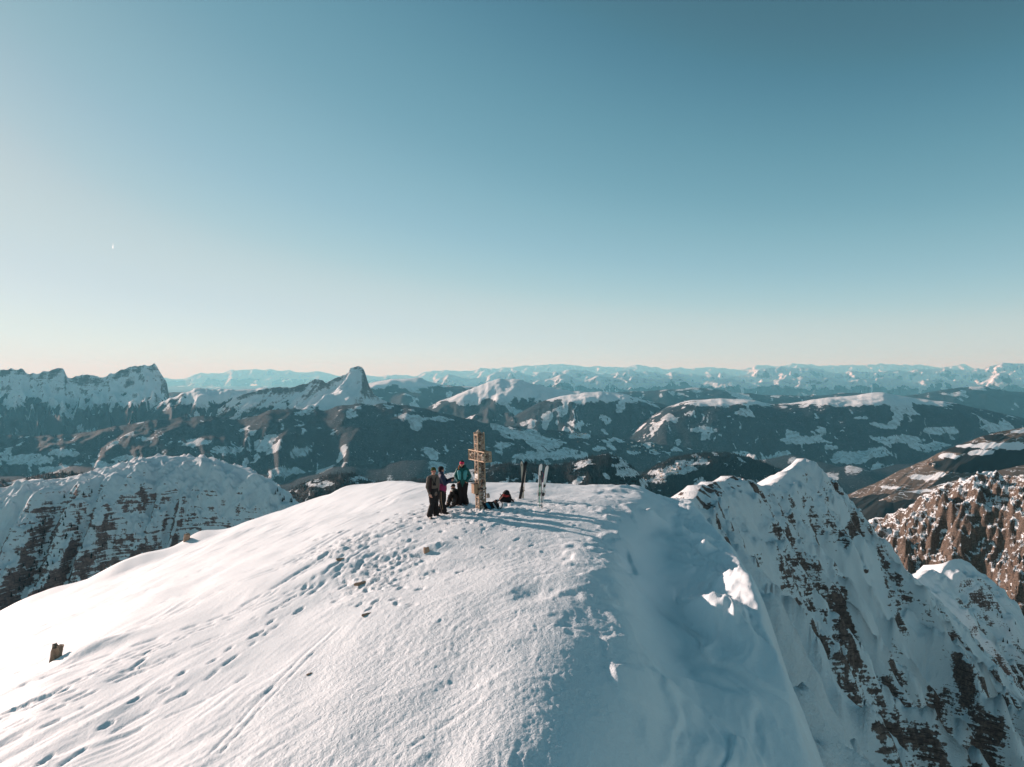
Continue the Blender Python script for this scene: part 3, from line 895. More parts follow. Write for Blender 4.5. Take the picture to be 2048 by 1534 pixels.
# valley floor: one sheet under all the mountains, out to the horizon
vr = np.geomspace(1500, 128000, 100)
va = np.linspace(rad(-75), rad(75), 300)
VR, VA = np.meshgrid(vr, va, indexing='ij')
VX, VY = VR * np.sin(VA), VR * np.cos(VA)
VZ = -1480 + 230 * fbm(VX / 1800, VY / 1800, 4, 401) - 400 * sstep(20000, 40000, VR)
valley = grid_mesh('valley_floor', VX, VY, VZ, mid_mat, {'snowy': np.zeros_like(VX) + .3, 'low': np.ones_like(VX), 'forest': sstep(.75, .5, fbm(VX / 600, VY / 600, 4, 402))}, flip=True)
describe(valley, 'wooded valley bottom far below the summit', 'valley', 'structure')

# ------------------------------------------------------------------ near cliffs and rock peaks
cliff_mat = mountain_material('red_banded_cliff', (.31, .205, .185), (.18, .125, .12), 7, .46, .06, .50, 1.0, bump=.8)


def cliff_attrs(e):
    z, T, U = e['Z'], e['T'], e['U']
    return {'snowy': .22 * sstep(60, 20, T) + .20 * sstep(120, 40, T) + .45 * sstep(150, 40, U + 40 * perlin(T / 60, U / 60, 413))}


cliff, env_l = ridge('banded_cliff_mountain', 'snow-covered mountain with reddish banded cliffs beyond the left slope', [(-500, 1010, 1150), (-200, 990, 1180), (0, 976, 1230), (60, 962, 1250), (110, 958, 1260), (200, 940, 1280), (270, 921, 1300), (320, 912.5, 1300), (350, 913, 1300), (400, 915, 1300), (430, 920, 1290), (480, 935, 1270), (530, 956, 1240),
      (570, 985, 1200), (610, 1018, 1170), (680, 1075, 1130), (760, 1140, 1100)], cliff_mat, 500,
      [(0, 0), (18, 3), (60, 34), (120, 100), (220, 235), (340, 420)], [(0, 0), (30, 4), (150, 40), (500, 300)], jag=2.2, jl=36, seed=411, nt=(205, 14), ribs=(.3, 55, 300), noise=(8, 40), rno=(13, 34), t0=22, dirf=lambda u: (np.sin(rad(-8) + rad(24) * u), -np.cos(rad(-8) + rad(24) * u)),
      shelf=lambda px: 55 * sstep(20, 120, px) * sstep(345, 290, px) * (1 + .5 * perlin(px / 40, px * 0, 419)),
      terr=(11, .6, 40, -.1), attrs=cliff_attrs, tpow=1.15)

peak_mat = mountain_material('snowy_rock_peak', (.25, .185, .16), (.12, .095, .09), 1.0, .42, .05, .90, .85, bump=.9)


def peak_attrs(e):
    u, v = project(e['X'], e['Y'], e['Z'])
    s = .40 * sstep(0.0, .3, fbm(e['X'] / 14, e['Y'] / 14, 2, 431) + .05)
    # smooth couloir and the snow apron under the cornice
    s = s + .7 * sstep(1.1, .7, np.hypot((u - 1735 - .12 * (v - 1200)) / 42, (v - 1210) / 150))
    s = s + .7 * sstep(70, 0, u - 1560 - .55 * (v - 1250)) * sstep(1080, 1200, v)
    for (a, b, rx, ry) in [(1700, 1230, 28, 110), (1705, 1075, 26, 40), (1640, 1290, 40, 24), (1440, 975, 34, 18), (1515, 1120, 16, 24), (1575, 1025, 14, 9), (1650, 980, 30, 24), (1810, 1230, 20, 60), (1880, 1400, 60, 40), (2010, 1430, 30, 50), (1980, 1250, 20, 40), (1850, 1480, 40, 40), (1930, 1350, 24, 50)]:
        s = s - (.34 if b < 1330 else .20) * sstep(1.2, .5, np.hypot((u - a) / rx, (v - b) / ry))
    s = s - .65 * sstep(4.5, 1.5, np.abs(e['T'])) * sstep(1375, 1395, e['U']) * sstep(1505, 1480, e['U']) * sstep(-.25, .1, perlin(e['X'] / 4, e['Y'] / 4, 437))
    return {'snowy': s}


peak, env_m = ridge('jagged_snow_peak', 'shaded snowy rock peak with a small sunlit tip beyond the cornice', [(1205, 1004, 31), (1290, 1003, 45), (1345, 1002, 60), (1385, 1000, 80), (1404, 972, 100), (1425, 967, 106), (1440, 966, 110), (1452, 962, 116), (1466, 953, 120), (1482, 956, 124), (1500, 962, 130), (1520, 968, 138), (1536, 972, 144), (1552, 966, 152), (1570, 951, 162),
      (1592, 931, 173), (1608, 918, 180), (1622, 930, 184), (1640, 944, 190), (1660, 962, 194), (1690, 1000, 200), (1715, 1040, 206), (1745, 1075, 213), (1775, 1112, 220), (1810, 1140, 228), (1850, 1175, 238), (1900, 1230, 250), (1980, 1320, 262), (2100, 1450, 280)], peak_mat, 540,
      [(0, 0), (2, 1.2), (10, 11), (30, 41), (60, 88), (110, 150)], [(0, 0), (4, 2), (25, 22), (90, 110)], jag=6.0, jl=26, seed=431, nt=(275, 12), ribs=(.55, 13, 80), noise=(.8, 4.5), rno=(4.2, 9), t0=3,
      dirf=lambda u: (np.sin(rad(52) - rad(14) * u), -np.cos(rad(52) - rad(14) * u)), terr=(2.4, .6, 9, -.18), attrs=peak_attrs, tpow=1.35)


def spur_attrs(e):
    return {'snowy': .25 * sstep(0.0, .3, fbm(e['X'] / 20, e['Y'] / 20, 2, 451)) + .35 * sstep(14, 4, e['T'])}


spur, env_s = ridge('snowy_rock_spur', 'second snowy spur with a bright sunlit crest at the right', [(1760, 1230, 330), (1800, 1190, 335), (1838, 1156, 340), (1852, 1146, 342), (1866, 1139, 345), (1878, 1150, 348), (1888, 1135, 350), (1900, 1122, 352), (1915, 1118, 355), (1930, 1121, 356), (1946, 1134, 358), (1962, 1152, 360), (1990, 1196, 364), (2020, 1235, 368), (2080, 1290, 374), (2200, 1380, 385)], peak_mat, 280,
      [(0, 0), (5, 2), (20, 18), (60, 80), (130, 200)], [(0, 0), (8, 3), (40, 40), (120, 180)], jag=3, jl=26, seed=451, nt=(150, 10), ribs=(.4, 20, 80), noise=(1.2, 8), rno=(4.5, 15), t0=5,
      dirf=(.62, -.78), terr=(7, .8, 36, .08), attrs=spur_attrs, tpow=1.3)

brown_mat = mountain_material('brown_cliff', (.215, .165, .13), (.085, .066, .055), 3.2, .64, .06, 1.0, .6, bump=1.0)
def brown_crest(pts):
    """a straight crest line in plan that comes nearer towards the right"""
    x0, y0, dx_, dy_ = 677.0, 1500.0, .53, -.85
    out = []
    for a, b in pts:
        s_ = (a - CX) / FPX
        k = (s_ * y0 - x0) / (dx_ - s_ * dy_)
        out.append((a, b, y0 + dy_ * k))
    return out


brown, env_n = ridge('brown_rock_mountain', 'sunlit brown craggy mountain dusted with snow at the right edge', brown_crest([(1600, 1110), (1690, 1070), (1735, 1044), (1770, 1032), (1800, 1020), (1832, 1004), (1850, 990), (1880, 975), (1910, 962), (1945, 952), (1970, 946), (1990, 943), (2000, 949), (2025, 955), (2060, 948), (2120, 925), (2250, 900), (2400, 930)]), brown_mat, 350,
      [(0, 0), (30, 18), (80, 62), (160, 180), (300, 420)], [(0, 0), (60, 30), (300, 250), (500, 500)], jag=7, jl=24, seed=471, nt=(180, 8), ribs=(.22, 80, 150), noise=(12, 22), rno=(34, 52), t0=20,
      dirf=(-.85, -.53), terr=(20, .6, 40, .1), attrs=lambda e: {'snowy': .05 * sstep(100, 20, e['T']) - .12 * sstep(60, 180, e['T'])}, tpow=1.2)

# ------------------------------------------------------------------ conifers on the nearer hills
def conifer_cloud(name, label, env, n, ulim, hmin, hmax, mat, seed):
    r = np.random.RandomState(seed)
    X, Y, Z = env['X'], env['Y'], env['Z']
    fo = env['forest']
    ok = (fo > .45) & (env['U'] > ulim[0]) & (env['U'] < ulim[1]) & (env['T'] > -120) & (env['T'] < 800)
    ok[:, -1] = False
    ok[-1, :] = False
    ax = np.zeros_like(X)
    ax[:-1, :-1] = np.abs((X[1:, :-1] - X[:-1, :-1]) * (Y[:-1, 1:] - Y[:-1, :-1]) - (Y[1:, :-1] - Y[:-1, :-1]) * (X[:-1, 1:] - X[:-1, :-1]))
    w = (ax * ok).ravel()
    idx = r.choice(len(w), n, p=w / w.sum())
    i, j = np.unravel_index(idx, X.shape)
    a, b = r.rand(n), r.rand(n)
    lerp = lambda A: A[i, j] * (1 - a) * (1 - b) + A[i + 1, j] * a * (1 - b) + A[i, j + 1] * (1 - a) * b + A[i + 1, j + 1] * a * b
    px_, py_, pz_ = lerp(X), lerp(Y), lerp(Z)
    H = r.uniform(hmin, hmax, n)
    R = H * r.uniform(.13, .2, n)
    k = 5
    ang = np.arange(k) * 2 * np.pi / k
    V = np.zeros((n, 2 * (k + 1), 3), np.float32)
    for t_, (z0, z1, s) in enumerate([(-.05, .68, 1.0), (.38, 1.0, .62)]):
        rot = r.rand(n)[:, None] * 6.28 + ang[None]
        o = t_ * (k + 1)
        rr_ = R[:, None] * s * r.uniform(.8, 1.2, (n, k))
        V[:, o:o + k, 0] = px_[:, None] + rr_ * np.cos(rot)
        V[:, o:o + k, 1] = py_[:, None] + rr_ * np.sin(rot)
        V[:, o:o + k, 2] = (pz_ + H * z0)[:, None]
        V[:, o + k] = np.stack([px_, py_, pz_ + H * z1], -1)
    f = []
    for t_ in range(2):
        o = t_ * (k + 1)
        f += [(o + q, o + (q + 1) % k, o + k) for q in range(k)]
    F = (np.array(f)[None] + (np.arange(n) * 2 * (k + 1))[:, None, None]).reshape(-1, 3)
    me = bpy.data.meshes.new(name)
    V = V.reshape(-1, 3)
    me.vertices.add(len(V))
    me.vertices.foreach_set('co', V.ravel())
    me.loops.add(F.size)
    me.loops.foreach_set('vertex_index', F.ravel().astype(np.int32))
    me.polygons.add(len(F))
    me.polygons.foreach_set('loop_start', (np.arange(len(F)) * 3).astype(np.int32))
    me.update(calc_edges=True)
    o = link(name, me, None, mat)
    describe(o, label, 'forest', 'stuff')
    return o


tm = NT('conifer_green')
tm.color(tm.mix(tm.noise(.08, 3, .6), (.012, .018, .018), (.030, .035, .034))).rough(.9)
tree_mat = tm.mat
conifer_cloud('conifer_forest', 'dark conifers covering the hill beyond the summit crest', env_k, 12000, (-60, 1370), 13, 24, tree_mat, 1)
conifer_cloud('conifer_forest', 'dark conifers covering the village hill on the right', env_v, 8000, (1200, 1720), 13, 24, tree_mat, 2)

# ------------------------------------------------------------------ air
hz = bpy.data.materials.new('air')
hz.use_nodes = True
ht = hz.node_tree
for n_ in list(ht.nodes):
    if n_.type == 'BSDF_PRINCIPLED':
        ht.nodes.remove(n_)
pv = ht.nodes.new('ShaderNodeVolumePrincipled')
pv.inputs['Color'].default_value = (.235, .745, 1.0, 1)
pv.inputs['Density'].default_value = 1.4e-5
pv.inputs['Anisotropy'].default_value = 0.12
pv.inputs['Absorption Color'].default_value = (1, 1, 1, 1)
ht.links.new(pv.outputs[0], ht.nodes['Material Output'].inputs['Volume'])
bm = bmesh.new()
bmesh.ops.create_cube(bm, size=1.0)
top, bot, R_ = 1900.0, -2500.0, 135000.0
for v in bm.verts:
    v.co = Vector((v.co.x * 2 * R_, v.co.y * 2 * R_, top if v.co.z > 0 else bot))
me = bpy.data.meshes.new('haze')
bm.to_mesh(me)
bm.free()
haze = link('haze', me, None, hz)
describe(haze, 'thin blue winter haze that fades the distant ranges', 'haze', 'stuff')
# ------------------------------------------------------------------ helpers for small things
def flat(name, col, rough=.6, spec=.3, bump=0.0, bscale=60, metal=0.0, vary=0.0, vscale=12):
    m = NT(name)
    if vary:
        n = m.noise(vscale, 4, .6)
        m.color(m.mix(n, tuple(max(0, c * (1 - vary)) for c in col), tuple(min(1, c * (1 + vary)) for c in col)))
    else:
        m.color(col)
    m.rough(rough)
    m.b.inputs['Specular IOR Level'].default_value = spec
    m.b.inputs['Metallic'].default_value = metal
    if bump:
        m.normal(m.bump(m.noise(bscale, 3, .6), bump, .01))
    return m.mat


def mesh_from(bm, name):
    me = bpy.data.meshes.new(name)
    bmesh.ops.recalc_face_normals(bm, faces=bm.faces[:])
    bm.to_mesh(me)
    bm.free()
    return me


def box(bm, c, s, rot=None, bevel=0.0):
    r = bmesh.ops.create_cube(bm, size=1.0)
    M = Matrix.Translation(Vector(c)) @ (rot.to_4x4() if rot is not None else Matrix.Identity(4)) @ Matrix.Diagonal((*s, 1))
    bmesh.ops.transform(bm, matrix=M, verts=r['verts'])
    if bevel:
        es = list({e for v in r['verts'] for e in v.link_edges})
        bmesh.ops.bevel(bm, geom=es, offset=bevel, segments=2, affect='EDGES', profile=.5)


def bar(bm, a, b, r, n=8, r2=None):
    """round bar, capped"""
    a, b = Vector(a), Vector(b)
    d = b - a
    q = d.to_track_quat('Z', 'Y').to_matrix().to_4x4()
    bmesh.ops.create_cone(bm, cap_ends=True, segments=n, radius1=r, radius2=r if r2 is None else r2, depth=d.length,
                          matrix=Matrix.Translation((a + b) / 2) @ q)


def sqbar(bm, a, b, w, t=None):
    """flat bar between two points"""
    a, b = Vector(a), Vector(b)
    d = b - a
    q = d.to_track_quat('Z', 'Y').to_matrix()
    box(bm, (a + b) / 2, (w, t or w, d.length), q)


def capsule(bm, p0, r0, p1, r1, n=14):
    p0, p1 = Vector(p0), Vector(p1)
    d = p1 - p0
    L = max(d.length, 1e-4)
    q = d.to_track_quat('Z', 'Y').to_matrix() if d.length > 1e-4 else Matrix.Identity(3)
    rings = []
    prof = [(-math.cos(k * math.pi / 10) * r0, math.sin(k * math.pi / 10) * r0) for k in range(1, 5)]
    prof += [(0, r0), (L, r1)] + [(L + math.sin(k * math.pi / 10) * r1, math.cos(k * math.pi / 10) * r1) for k in range(1, 5)]
    for z, r in prof:
        rings.append([bm.verts.new(p0 + q @ Vector((r * math.cos(2 * math.pi * j / n), r * math.sin(2 * math.pi * j / n), z))) for j in range(n)])
    for A, B in zip(rings[:-1], rings[1:]):
        for j in range(n):
            bm.faces.new((A[j], A[(j + 1) % n], B[(j + 1) % n], B[j]))
    bm.faces.new(rings[0][::-1])
    bm.faces.new(rings[-1])


def ellipsoid(bm, c, r, rot=None):
    M = Matrix.Translation(Vector(c)) @ (rot.to_4x4() if rot is not None else Matrix.Identity(4)) @ Matrix.Diagonal((*r, 1))
    bmesh.ops.create_uvsphere(bm, u_segments=18, v_segments=12, radius=1.0, matrix=M)


def blob(name, prims, voxel, mat, parent, smooth=4, wrinkle=0.0, wl=.09):
    """one continuous surface grown over the given capsules and ellipsoids"""
    bm = bmesh.new()
    for p in prims:
        if p[0] == 'c':
            capsule(bm, *p[1:])
        else:
            ellipsoid(bm, *p[1:])
    me = bpy.data.meshes.new(name + '_shape')
    bm.to_mesh(me)
    bm.free()
    tmp = bpy.data.objects.new('shape', me)
    COL.objects.link(tmp)
    r = tmp.modifiers.new('r', 'REMESH')
    r.mode = 'VOXEL'
    r.voxel_size = voxel
    r.use_smooth_shade = True
    s = tmp.modifiers.new('s', 'SMOOTH')
    s.iterations = smooth
    s.factor = .5
    out = bpy.data.meshes.new_from_object(tmp.evaluated_get(bpy.context.evaluated_depsgraph_get()))
    bpy.data.objects.remove(tmp)
    bpy.data.meshes.remove(me)
    out.name = name
    if wrinkle:
        n = len(out.vertices)
        co = np.empty(n * 3, np.float32)
        no = np.empty(n * 3, np.float32)
        out.vertices.foreach_get('co', co)
        out.vertices.foreach_get('normal', no)
        co, no = co.reshape(-1, 3), no.reshape(-1, 3)
        k = (ridged(co[:, 2] / wl + co[:, 0] * 3, co[:, 0] / wl * .5 + co[:, 1] / wl * .7, 2, 5) - .5) * wrinkle
        co = co + no * k[:, None].astype(np.float32)
        out.vertices.foreach_set('co', co.ravel())
        out.update()
    out.polygons.foreach_set('use_smooth', np.ones(len(out.polygons), dtype=bool))
    return link(name, out, parent, mat)


def empty(name, loc, label, cat, group=None, rotz=0):
    o = bpy.data.objects.new(name, None)
    o.empty_display_size = .2
    COL.objects.link(o)
    o.location = loc
    o.rotation_euler = (0, 0, rotz)
    return describe(o, label, cat, None, group)


def place(px, py, dz=0.0):
    x, y = hit(px, py)
    return Vector((x, y, ground_z(x, y) + dz))


# ------------------------------------------------------------------ the summit cross
steel = flat('rusty_steel', (.40, .29, .20), .55, .4, .25, 90, .25, .4, 20)
stone_m = NT('fill_stone')
stone_m.color(stone_m.mix(stone_m.step(stone_m.noise(7, 2, .5), .38, .62), (.13, .10, .085), (.58, .49, .41))).rough(.85)
stone_m.normal(stone_m.bump(stone_m.noise(40, 4, .7), .5, .02))
stone_m = stone_m.mat
wood_m = flat('register_box_wood', (.38, .25, .16), .6, .3, .2, 50, 0, .2)
white_m = flat('white_plate', (.82, .80, .76), .5)
dark_m = flat('dark_iron', (.05, .04, .035), .5, .4, 0, 60, .3)

base = place(962, 1017)
CROSS = empty('summit_cross', base, 'tall summit cross of rusty lattice steel filled with stones', 'cross', rotz=0)
CROSS.rotation_euler = (0, rad(-1.4), 0)
A_ = rad(30)
cd = Vector((math.sin(A_), -math.cos(A_), 0))             # along the arms, the right arm comes towards the camera
cn = Vector((-math.cos(A_), -math.sin(A_), 0))            # the lattice faces
kd = (base.y) / FPX                                        # metres per photograph pixel at the cross
HT, W_ = (1017 - 863) * kd, 14 * kd
ARM_Z0, ARM_Z1 = (1017 - 919) * kd, (1017 - 900) * kd
ARM_L = 70 * kd / 2
R3 = Matrix((cd, -cn, Vector((0, 0, 1)))).transposed()    # local (arm, depth, up)


def L3(a, b, z):
    return R3 @ Vector((a, b, z))


h = W_ / 2
for sa, sb in ((-1, -1), (-1, 1), (1, -1), (1, 1)):
    bm = bmesh.new()
    box(bm, L3(sa * h, sb * h, HT / 2 - .15), (.042, .042, HT + .3), R3, .006)
    link('corner_post', mesh_from(bm, 'corner_post'), CROSS, steel)
for sb in (-1, 1):
    for z in (ARM_Z0, ARM_Z1):
        bm = bmesh.new()
        box(bm, L3(0, sb * (h + .004), z), (ARM_L * 2, .036, .036), R3, .005)
        link('arm_rail', mesh_from(bm, 'arm_rail'), CROSS, steel)
for sa in (-1, 1):
    bm = bmesh.new()
    for sb in (-1, 1):
        sqbar(bm, L3(sa * ARM_L, sb * (h + .004), ARM_Z0 - .018), L3(sa * ARM_L, sb * (h + .004), ARM_Z1 + .018), .036)
    for z in (ARM_Z0, ARM_Z1):
        sqbar(bm, L3(sa * ARM_L, -h, z), L3(sa * ARM_L, h, z), .034)
    link('arm_end_frame', mesh_from(bm, 'arm_end_frame'), CROSS, steel)
for sb in (-1, 1):
    for sa in (-1, 1):
        x0, x1 = sa * (h + .03), sa * (ARM_L - .02)
        for z0, z1 in ((ARM_Z0, ARM_Z1), (ARM_Z1, ARM_Z0)):
            bm = bmesh.new()
            sqbar(bm, L3(x0, sb * (h + .012 + .004 * (z0 > z1)), z0), L3(x1, sb * (h + .012 + .004 * (z0 > z1)), z1), .036, .008)
            link('lattice_bar', mesh_from(bm, 'lattice_bar'), CROSS, steel)
for k in range(9):                                        # ladder plates on the lattice faces of the post
    z = .12 + k * (HT - .2) / 8
    if ARM_Z0 - .1 < z < ARM_Z1 + .1:
        continue
    bm = bmesh.new()
    for sb in (-1, 1):
        box(bm, L3(0, sb * (h + .01), z), (W_, .012, .045), R3)
    link('cross_plate', mesh_from(bm, 'cross_plate'), CROSS, steel)
rs = random.Random(5)
bm = bmesh.new()


def stone(bm, c, s):
    r = bmesh.ops.create_icosphere(bm, subdivisions=1, radius=1.0)
    q = Matrix.Rotation(rs.uniform(0, 6.3), 3, Vector((rs.random() - .5, rs.random() - .5, rs.random() - .5 + .01)).normalized())
    sc_ = Vector((s * rs.uniform(.7, 1.3), s * rs.uniform(.7, 1.3), s * rs.uniform(.5, 1.1)))
    for v in r['verts']:
        p = v.co * rs.uniform(.78, 1.12)
        v.co = Vector(c) + q @ Vector((p.x * sc_.x, p.y * sc_.y, p.z * sc_.z))


z = .0
while z < HT - .02:
    for _ in range(10):
        a, b = rs.uniform(-h * .8, h * .8), rs.uniform(-h * .8, h * .8)
        if rs.random() < .8:
            if rs.random() < .5:
                a = rs.choice((-1, 1)) * h * .84
            else:
                b = rs.choice((-1, 1)) * h * .84
        stone(bm, L3(a, b, z + rs.uniform(0, .08)), rs.uniform(.04, .078))
    z += .075
for _ in range(170):
    a = rs.choice((-1, 1)) * rs.uniform(h, ARM_L - .04)
    stone(bm, L3(a, rs.choice((-1, 1)) * rs.uniform(h * .6, h * .95), rs.uniform(ARM_Z0 + .05, ARM_Z1 - .05)), rs.uniform(.04, .075))
st_o = link('stone_fill', mesh_from(bm, 'stone_fill'), CROSS, stone_m)
st_o['kind'] = 'stuff'
bm = bmesh.new()
box(bm, L3(-.02, -h - .10, 38 * kd + .08), (.24, .16, .36), R3, .012)
rb = link('register_box', mesh_from(bm, 'register_box'), CROSS, wood_m)
rb['label'] = 'wooden summit register box on the left face'
bm = bmesh.new()
box(bm, L3(-.02, -h - .105, 38 * kd + .272), (.28, .2, .025), R3, .004)
link('box_lid', mesh_from(bm, 'box_lid'), rb, dark_m)
bm = bmesh.new()
box(bm, L3(0, -h - .022, 67 * kd), (W_ * .82, .01, .17), R3)
link('white_plaque', mesh_from(bm, 'white_plaque'), CROSS, white_m)
bm = bmesh.new()
for sb in (-1, 1):
    box(bm, L3(0, sb * (h + .026), 42 * kd), (W_ + .07, .012, .07), R3)
    box(bm, L3(sb * (h + .026), 0, 42 * kd), (.012, W_ + .03, .07), R3)
link('iron_band', mesh_from(bm, 'iron_band'), CROSS, dark_m)
bm = bmesh.new()
bar(bm, L3(h, h * .9, 31 * kd), L3(h + .14, h * .9 + .06, 31 * kd), .014)
link('lantern_hook', mesh_from(bm, 'lantern_hook'), CROSS, dark_m)
bm = bmesh.new()
bar(bm, L3(h + .13, h * .9 + .06, 31 * kd - .01), L3(h + .13, h * .9 + .06, 24 * kd), .055, 12, .065)
bar(bm, L3(h + .13, h * .9 + .06, 31 * kd + .03), L3(h + .13, h * .9 + .06, 31 * kd - .01), .02, 10, .06)
link('grave_lantern', mesh_from(bm, 'grave_lantern'), CROSS, flat('lantern_tin', (.34, .25, .2), .5, .4))

# ------------------------------------------------------------------ people
skin = flat('skin', (.52, .27, .20), .55, .3)
lips = flat('lips', (.30, .10, .09), .5)
black = flat('black_cloth', (.018, .017, .019), .8, .2, .4, 55, 0, .3)
black2 = flat('black_trousers', (.020, .018, .019), .75, .2, .4, 40, 0, .3)
boot_m = flat('ski_boot_shell', (.035, .034, .036), .4, .4)
greyboot = flat('grey_boot_shell', (.16, .14, .135), .5, .35)
lens = flat('dark_lens', (.02, .012, .012), .15, .6)


def V3(*a):
    return Vector(a)


def hand(w, d, nrm, side, r=1.0, curl=.5):
    """palm, four fingers of different lengths and a thumb, from wrist w along d, palm facing nrm"""
    d = Vector(d).normalized()
    nrm = (Vector(nrm) - d * Vector(nrm).dot(d)).normalized()
    s = d.cross(nrm) * side
    w = Vector(w)
    P = [('c', w, .024 * r, w + d * .055, .030 * r)]
    for k, (o, L) in enumerate(((-.030, .072), (-.010, .082), (.010, .076), (.029, .058))):
        a = w + d * .075 + s * o * -1
        P.append(('c', w + d * .03 + s * o * -.7, .016 * r, a, .013 * r))
        b = a + (d * math.cos(curl) + nrm * math.sin(curl)) * L * .55
        c = b + (d * math.cos(curl * 2.1) + nrm * math.sin(curl * 2.1)) * L * .5
        P += [('c', a, .0105 * r, b, .0098 * r), ('c', b, .0098 * r, c, .0082 * r)]
    t0 = w + d * .02 + s * .028
    t1 = t0 + (d * .7 + s * .6 + nrm * .3).normalized() * .04
    t2 = t1 + (d * .9 + nrm * .4).normalized() * .03
    P += [('c', t0, .014 * r, t1, .012 * r), ('c', t1, .012 * r, t2, .0095 * r)]
    return P


def head_prims(c, f, s=1.0):
    """skull, jaw, nose, brow and ears; f is where the face looks (horizontal)"""
    c, f = Vector(c), Vector(f).normalized()
    r = Vector((-f.y, f.x, 0))
    rot = Matrix((r, f, Vector((0, 0, 1)))).transposed()
    u = Vector((0, 0, 1))
    return [('e', c + u * .015, (.075 * s, .093 * s, .100 * s), rot), ('e', c + f * .022 - u * .055, (.054 * s, .066 * s, .062 * s), rot),
            ('c', c + f * .088 + u * .01, .009, c + f * .106 - u * .024, .015), ('e', c + f * .078 + u * .030, (.050, .018, .012), rot),
            ('e', c + r * .076 - u * .005, (.014, .022, .032), rot), ('e', c - r * .076 - u * .005, (.014, .022, .032), rot),
            ('e', c + f * .082 - u * .060, (.026, .012, .012), rot), ('e', c + f * .072 - u * .092, (.022, .018, .018), rot)]


def limb(J, r):
    return [('c', J[i], r[i], J[i + 1], r[i + 1]) for i in range(len(J) - 1)]


def face_details(parent, c, f, eyes=True):
    c, f = Vector(c), Vector(f).normalized()
    r = Vector((-f.y, f.x, 0))
    u = Vector((0, 0, 1))
    if eyes:
        for s in (-1, 1):
            bm = bmesh.new()
            ellipsoid(bm, c + f * .081 + r * s * .031 + u * .012, (.011, .011, .008))
            link('eye', mesh_from(bm, 'eye'), parent, lens)
    bm = bmesh.new()
    rot = Matrix((r, f, u)).transposed()
    ellipsoid(bm, c + f * .090 - u * .060, (.022, .010, .006), rot)
    link('mouth', mesh_from(bm, 'mouth'), parent, lips)


def figure(root, P, vox=.0094):
    """the bare body of a person as one continuous surface"""
    H, F = P['head'], P['face']
    pr = head_prims(H, F)
    pr += [('c', V3(*H) - V3(0, 0, .06), .052, P['neck'], .058), ('c', P['neck'], .075, P['chest'], .125), ('c', P['chest'], .125, P['waist'], .115), ('c', P['waist'], .115, P['pelvis'], .135)]
    for k in 'ab':
        pr += [('c', P['neck'], .06, P['arm_' + k][0], .055)]
        pr += limb(P['arm_' + k], (.055, .043, .028))
        pr += limb([P['pelvis']] + list(P['leg_' + k]), (.11, .088, .060, .042))
        pr += P['hand_' + k]
        a, t = V3(*P['leg_' + k][2]), V3(*P['toe_' + k])
        pr += [('c', a - V3(0, 0, .03), .045, t, .036)]
    return blob('body', pr, vox, skin, root, 3)


def coat(P, g=.03, wrist=.93, hem=.10):
    pr = [('c', P['neck'], .070 + g, P['chest'], .125 + g), ('c', P['chest'], .125 + g, P['waist'], .118 + g), ('c', P['waist'], .118 + g, V3(*P['pelvis']) + V3(0, 0, -hem + .1), .128 + g),
          ('c', V3(*P['neck']) + V3(0, 0, .035), .062 + g * .5, P['neck'], .08 + g)]
    for k in 'ab':
        s, e, w = (V3(*q) for q in P['arm_' + k])
        w = e + (w - e) * wrist
        pr += [('c', P['neck'], .055 + g, s, .050 + g)] + limb((s, e, w), (.052 + g, .043 + g, .032 + g * .75))
        pr += [('c', V3(*P['chest']) + (s - V3(*P['chest'])) * .38, .10 + g, V3(*P['waist']) + (s - V3(*P['chest'])) * .25, .10 + g)]
    return pr


def legs_cloth(P, g=.022, flare=.03):
    pr = []
    pel = V3(*P['pelvis'])
    for k in 'ab':
        h_, kn, an = (V3(*q) for q in P['leg_' + k])
        pr += [('c', pel + V3(0, 0, .05), .125 + g, h_ + V3(0, 0, -.02), .10 + g), ('c', h_, .10 + g, kn, .070 + g), ('c', kn, .070 + g, an + V3(0, 0, .03), .060 + g + flare)]
    return pr


def boots(root, P, mat, buckle=None):
    for k in 'ab':
        an, t = V3(*P['leg_' + k][2]), V3(*P['toe_' + k])
        d = (t - an)
        d.z = 0
        d.normalize()
        g0 = min(an.z, t.z)
        heel = an - d * .05
        b = blob('boot', [('c', an + V3(0, 0, .16), .066, an + V3(0, 0, .0), .066), ('c', heel + V3(0, 0, -.035), .052, t + V3(0, 0, -.01), .046), ('c', heel + V3(0, 0, -.07), .034, t + V3(0, 0, -.045), .036)], .012, mat, root, 2)
        r = Vector((-d.y, d.x, 0))
        for s in (.02, .085):
            bm = bmesh.new()
            c = an + d * (.064) + V3(0, 0, s)
            box(bm, c, (.09, .03, .02), Matrix((r, d, V3(0, 0, 1))).transposed())
            link('buckle', mesh_from(bm, 'buckle'), b, buckle or steel)


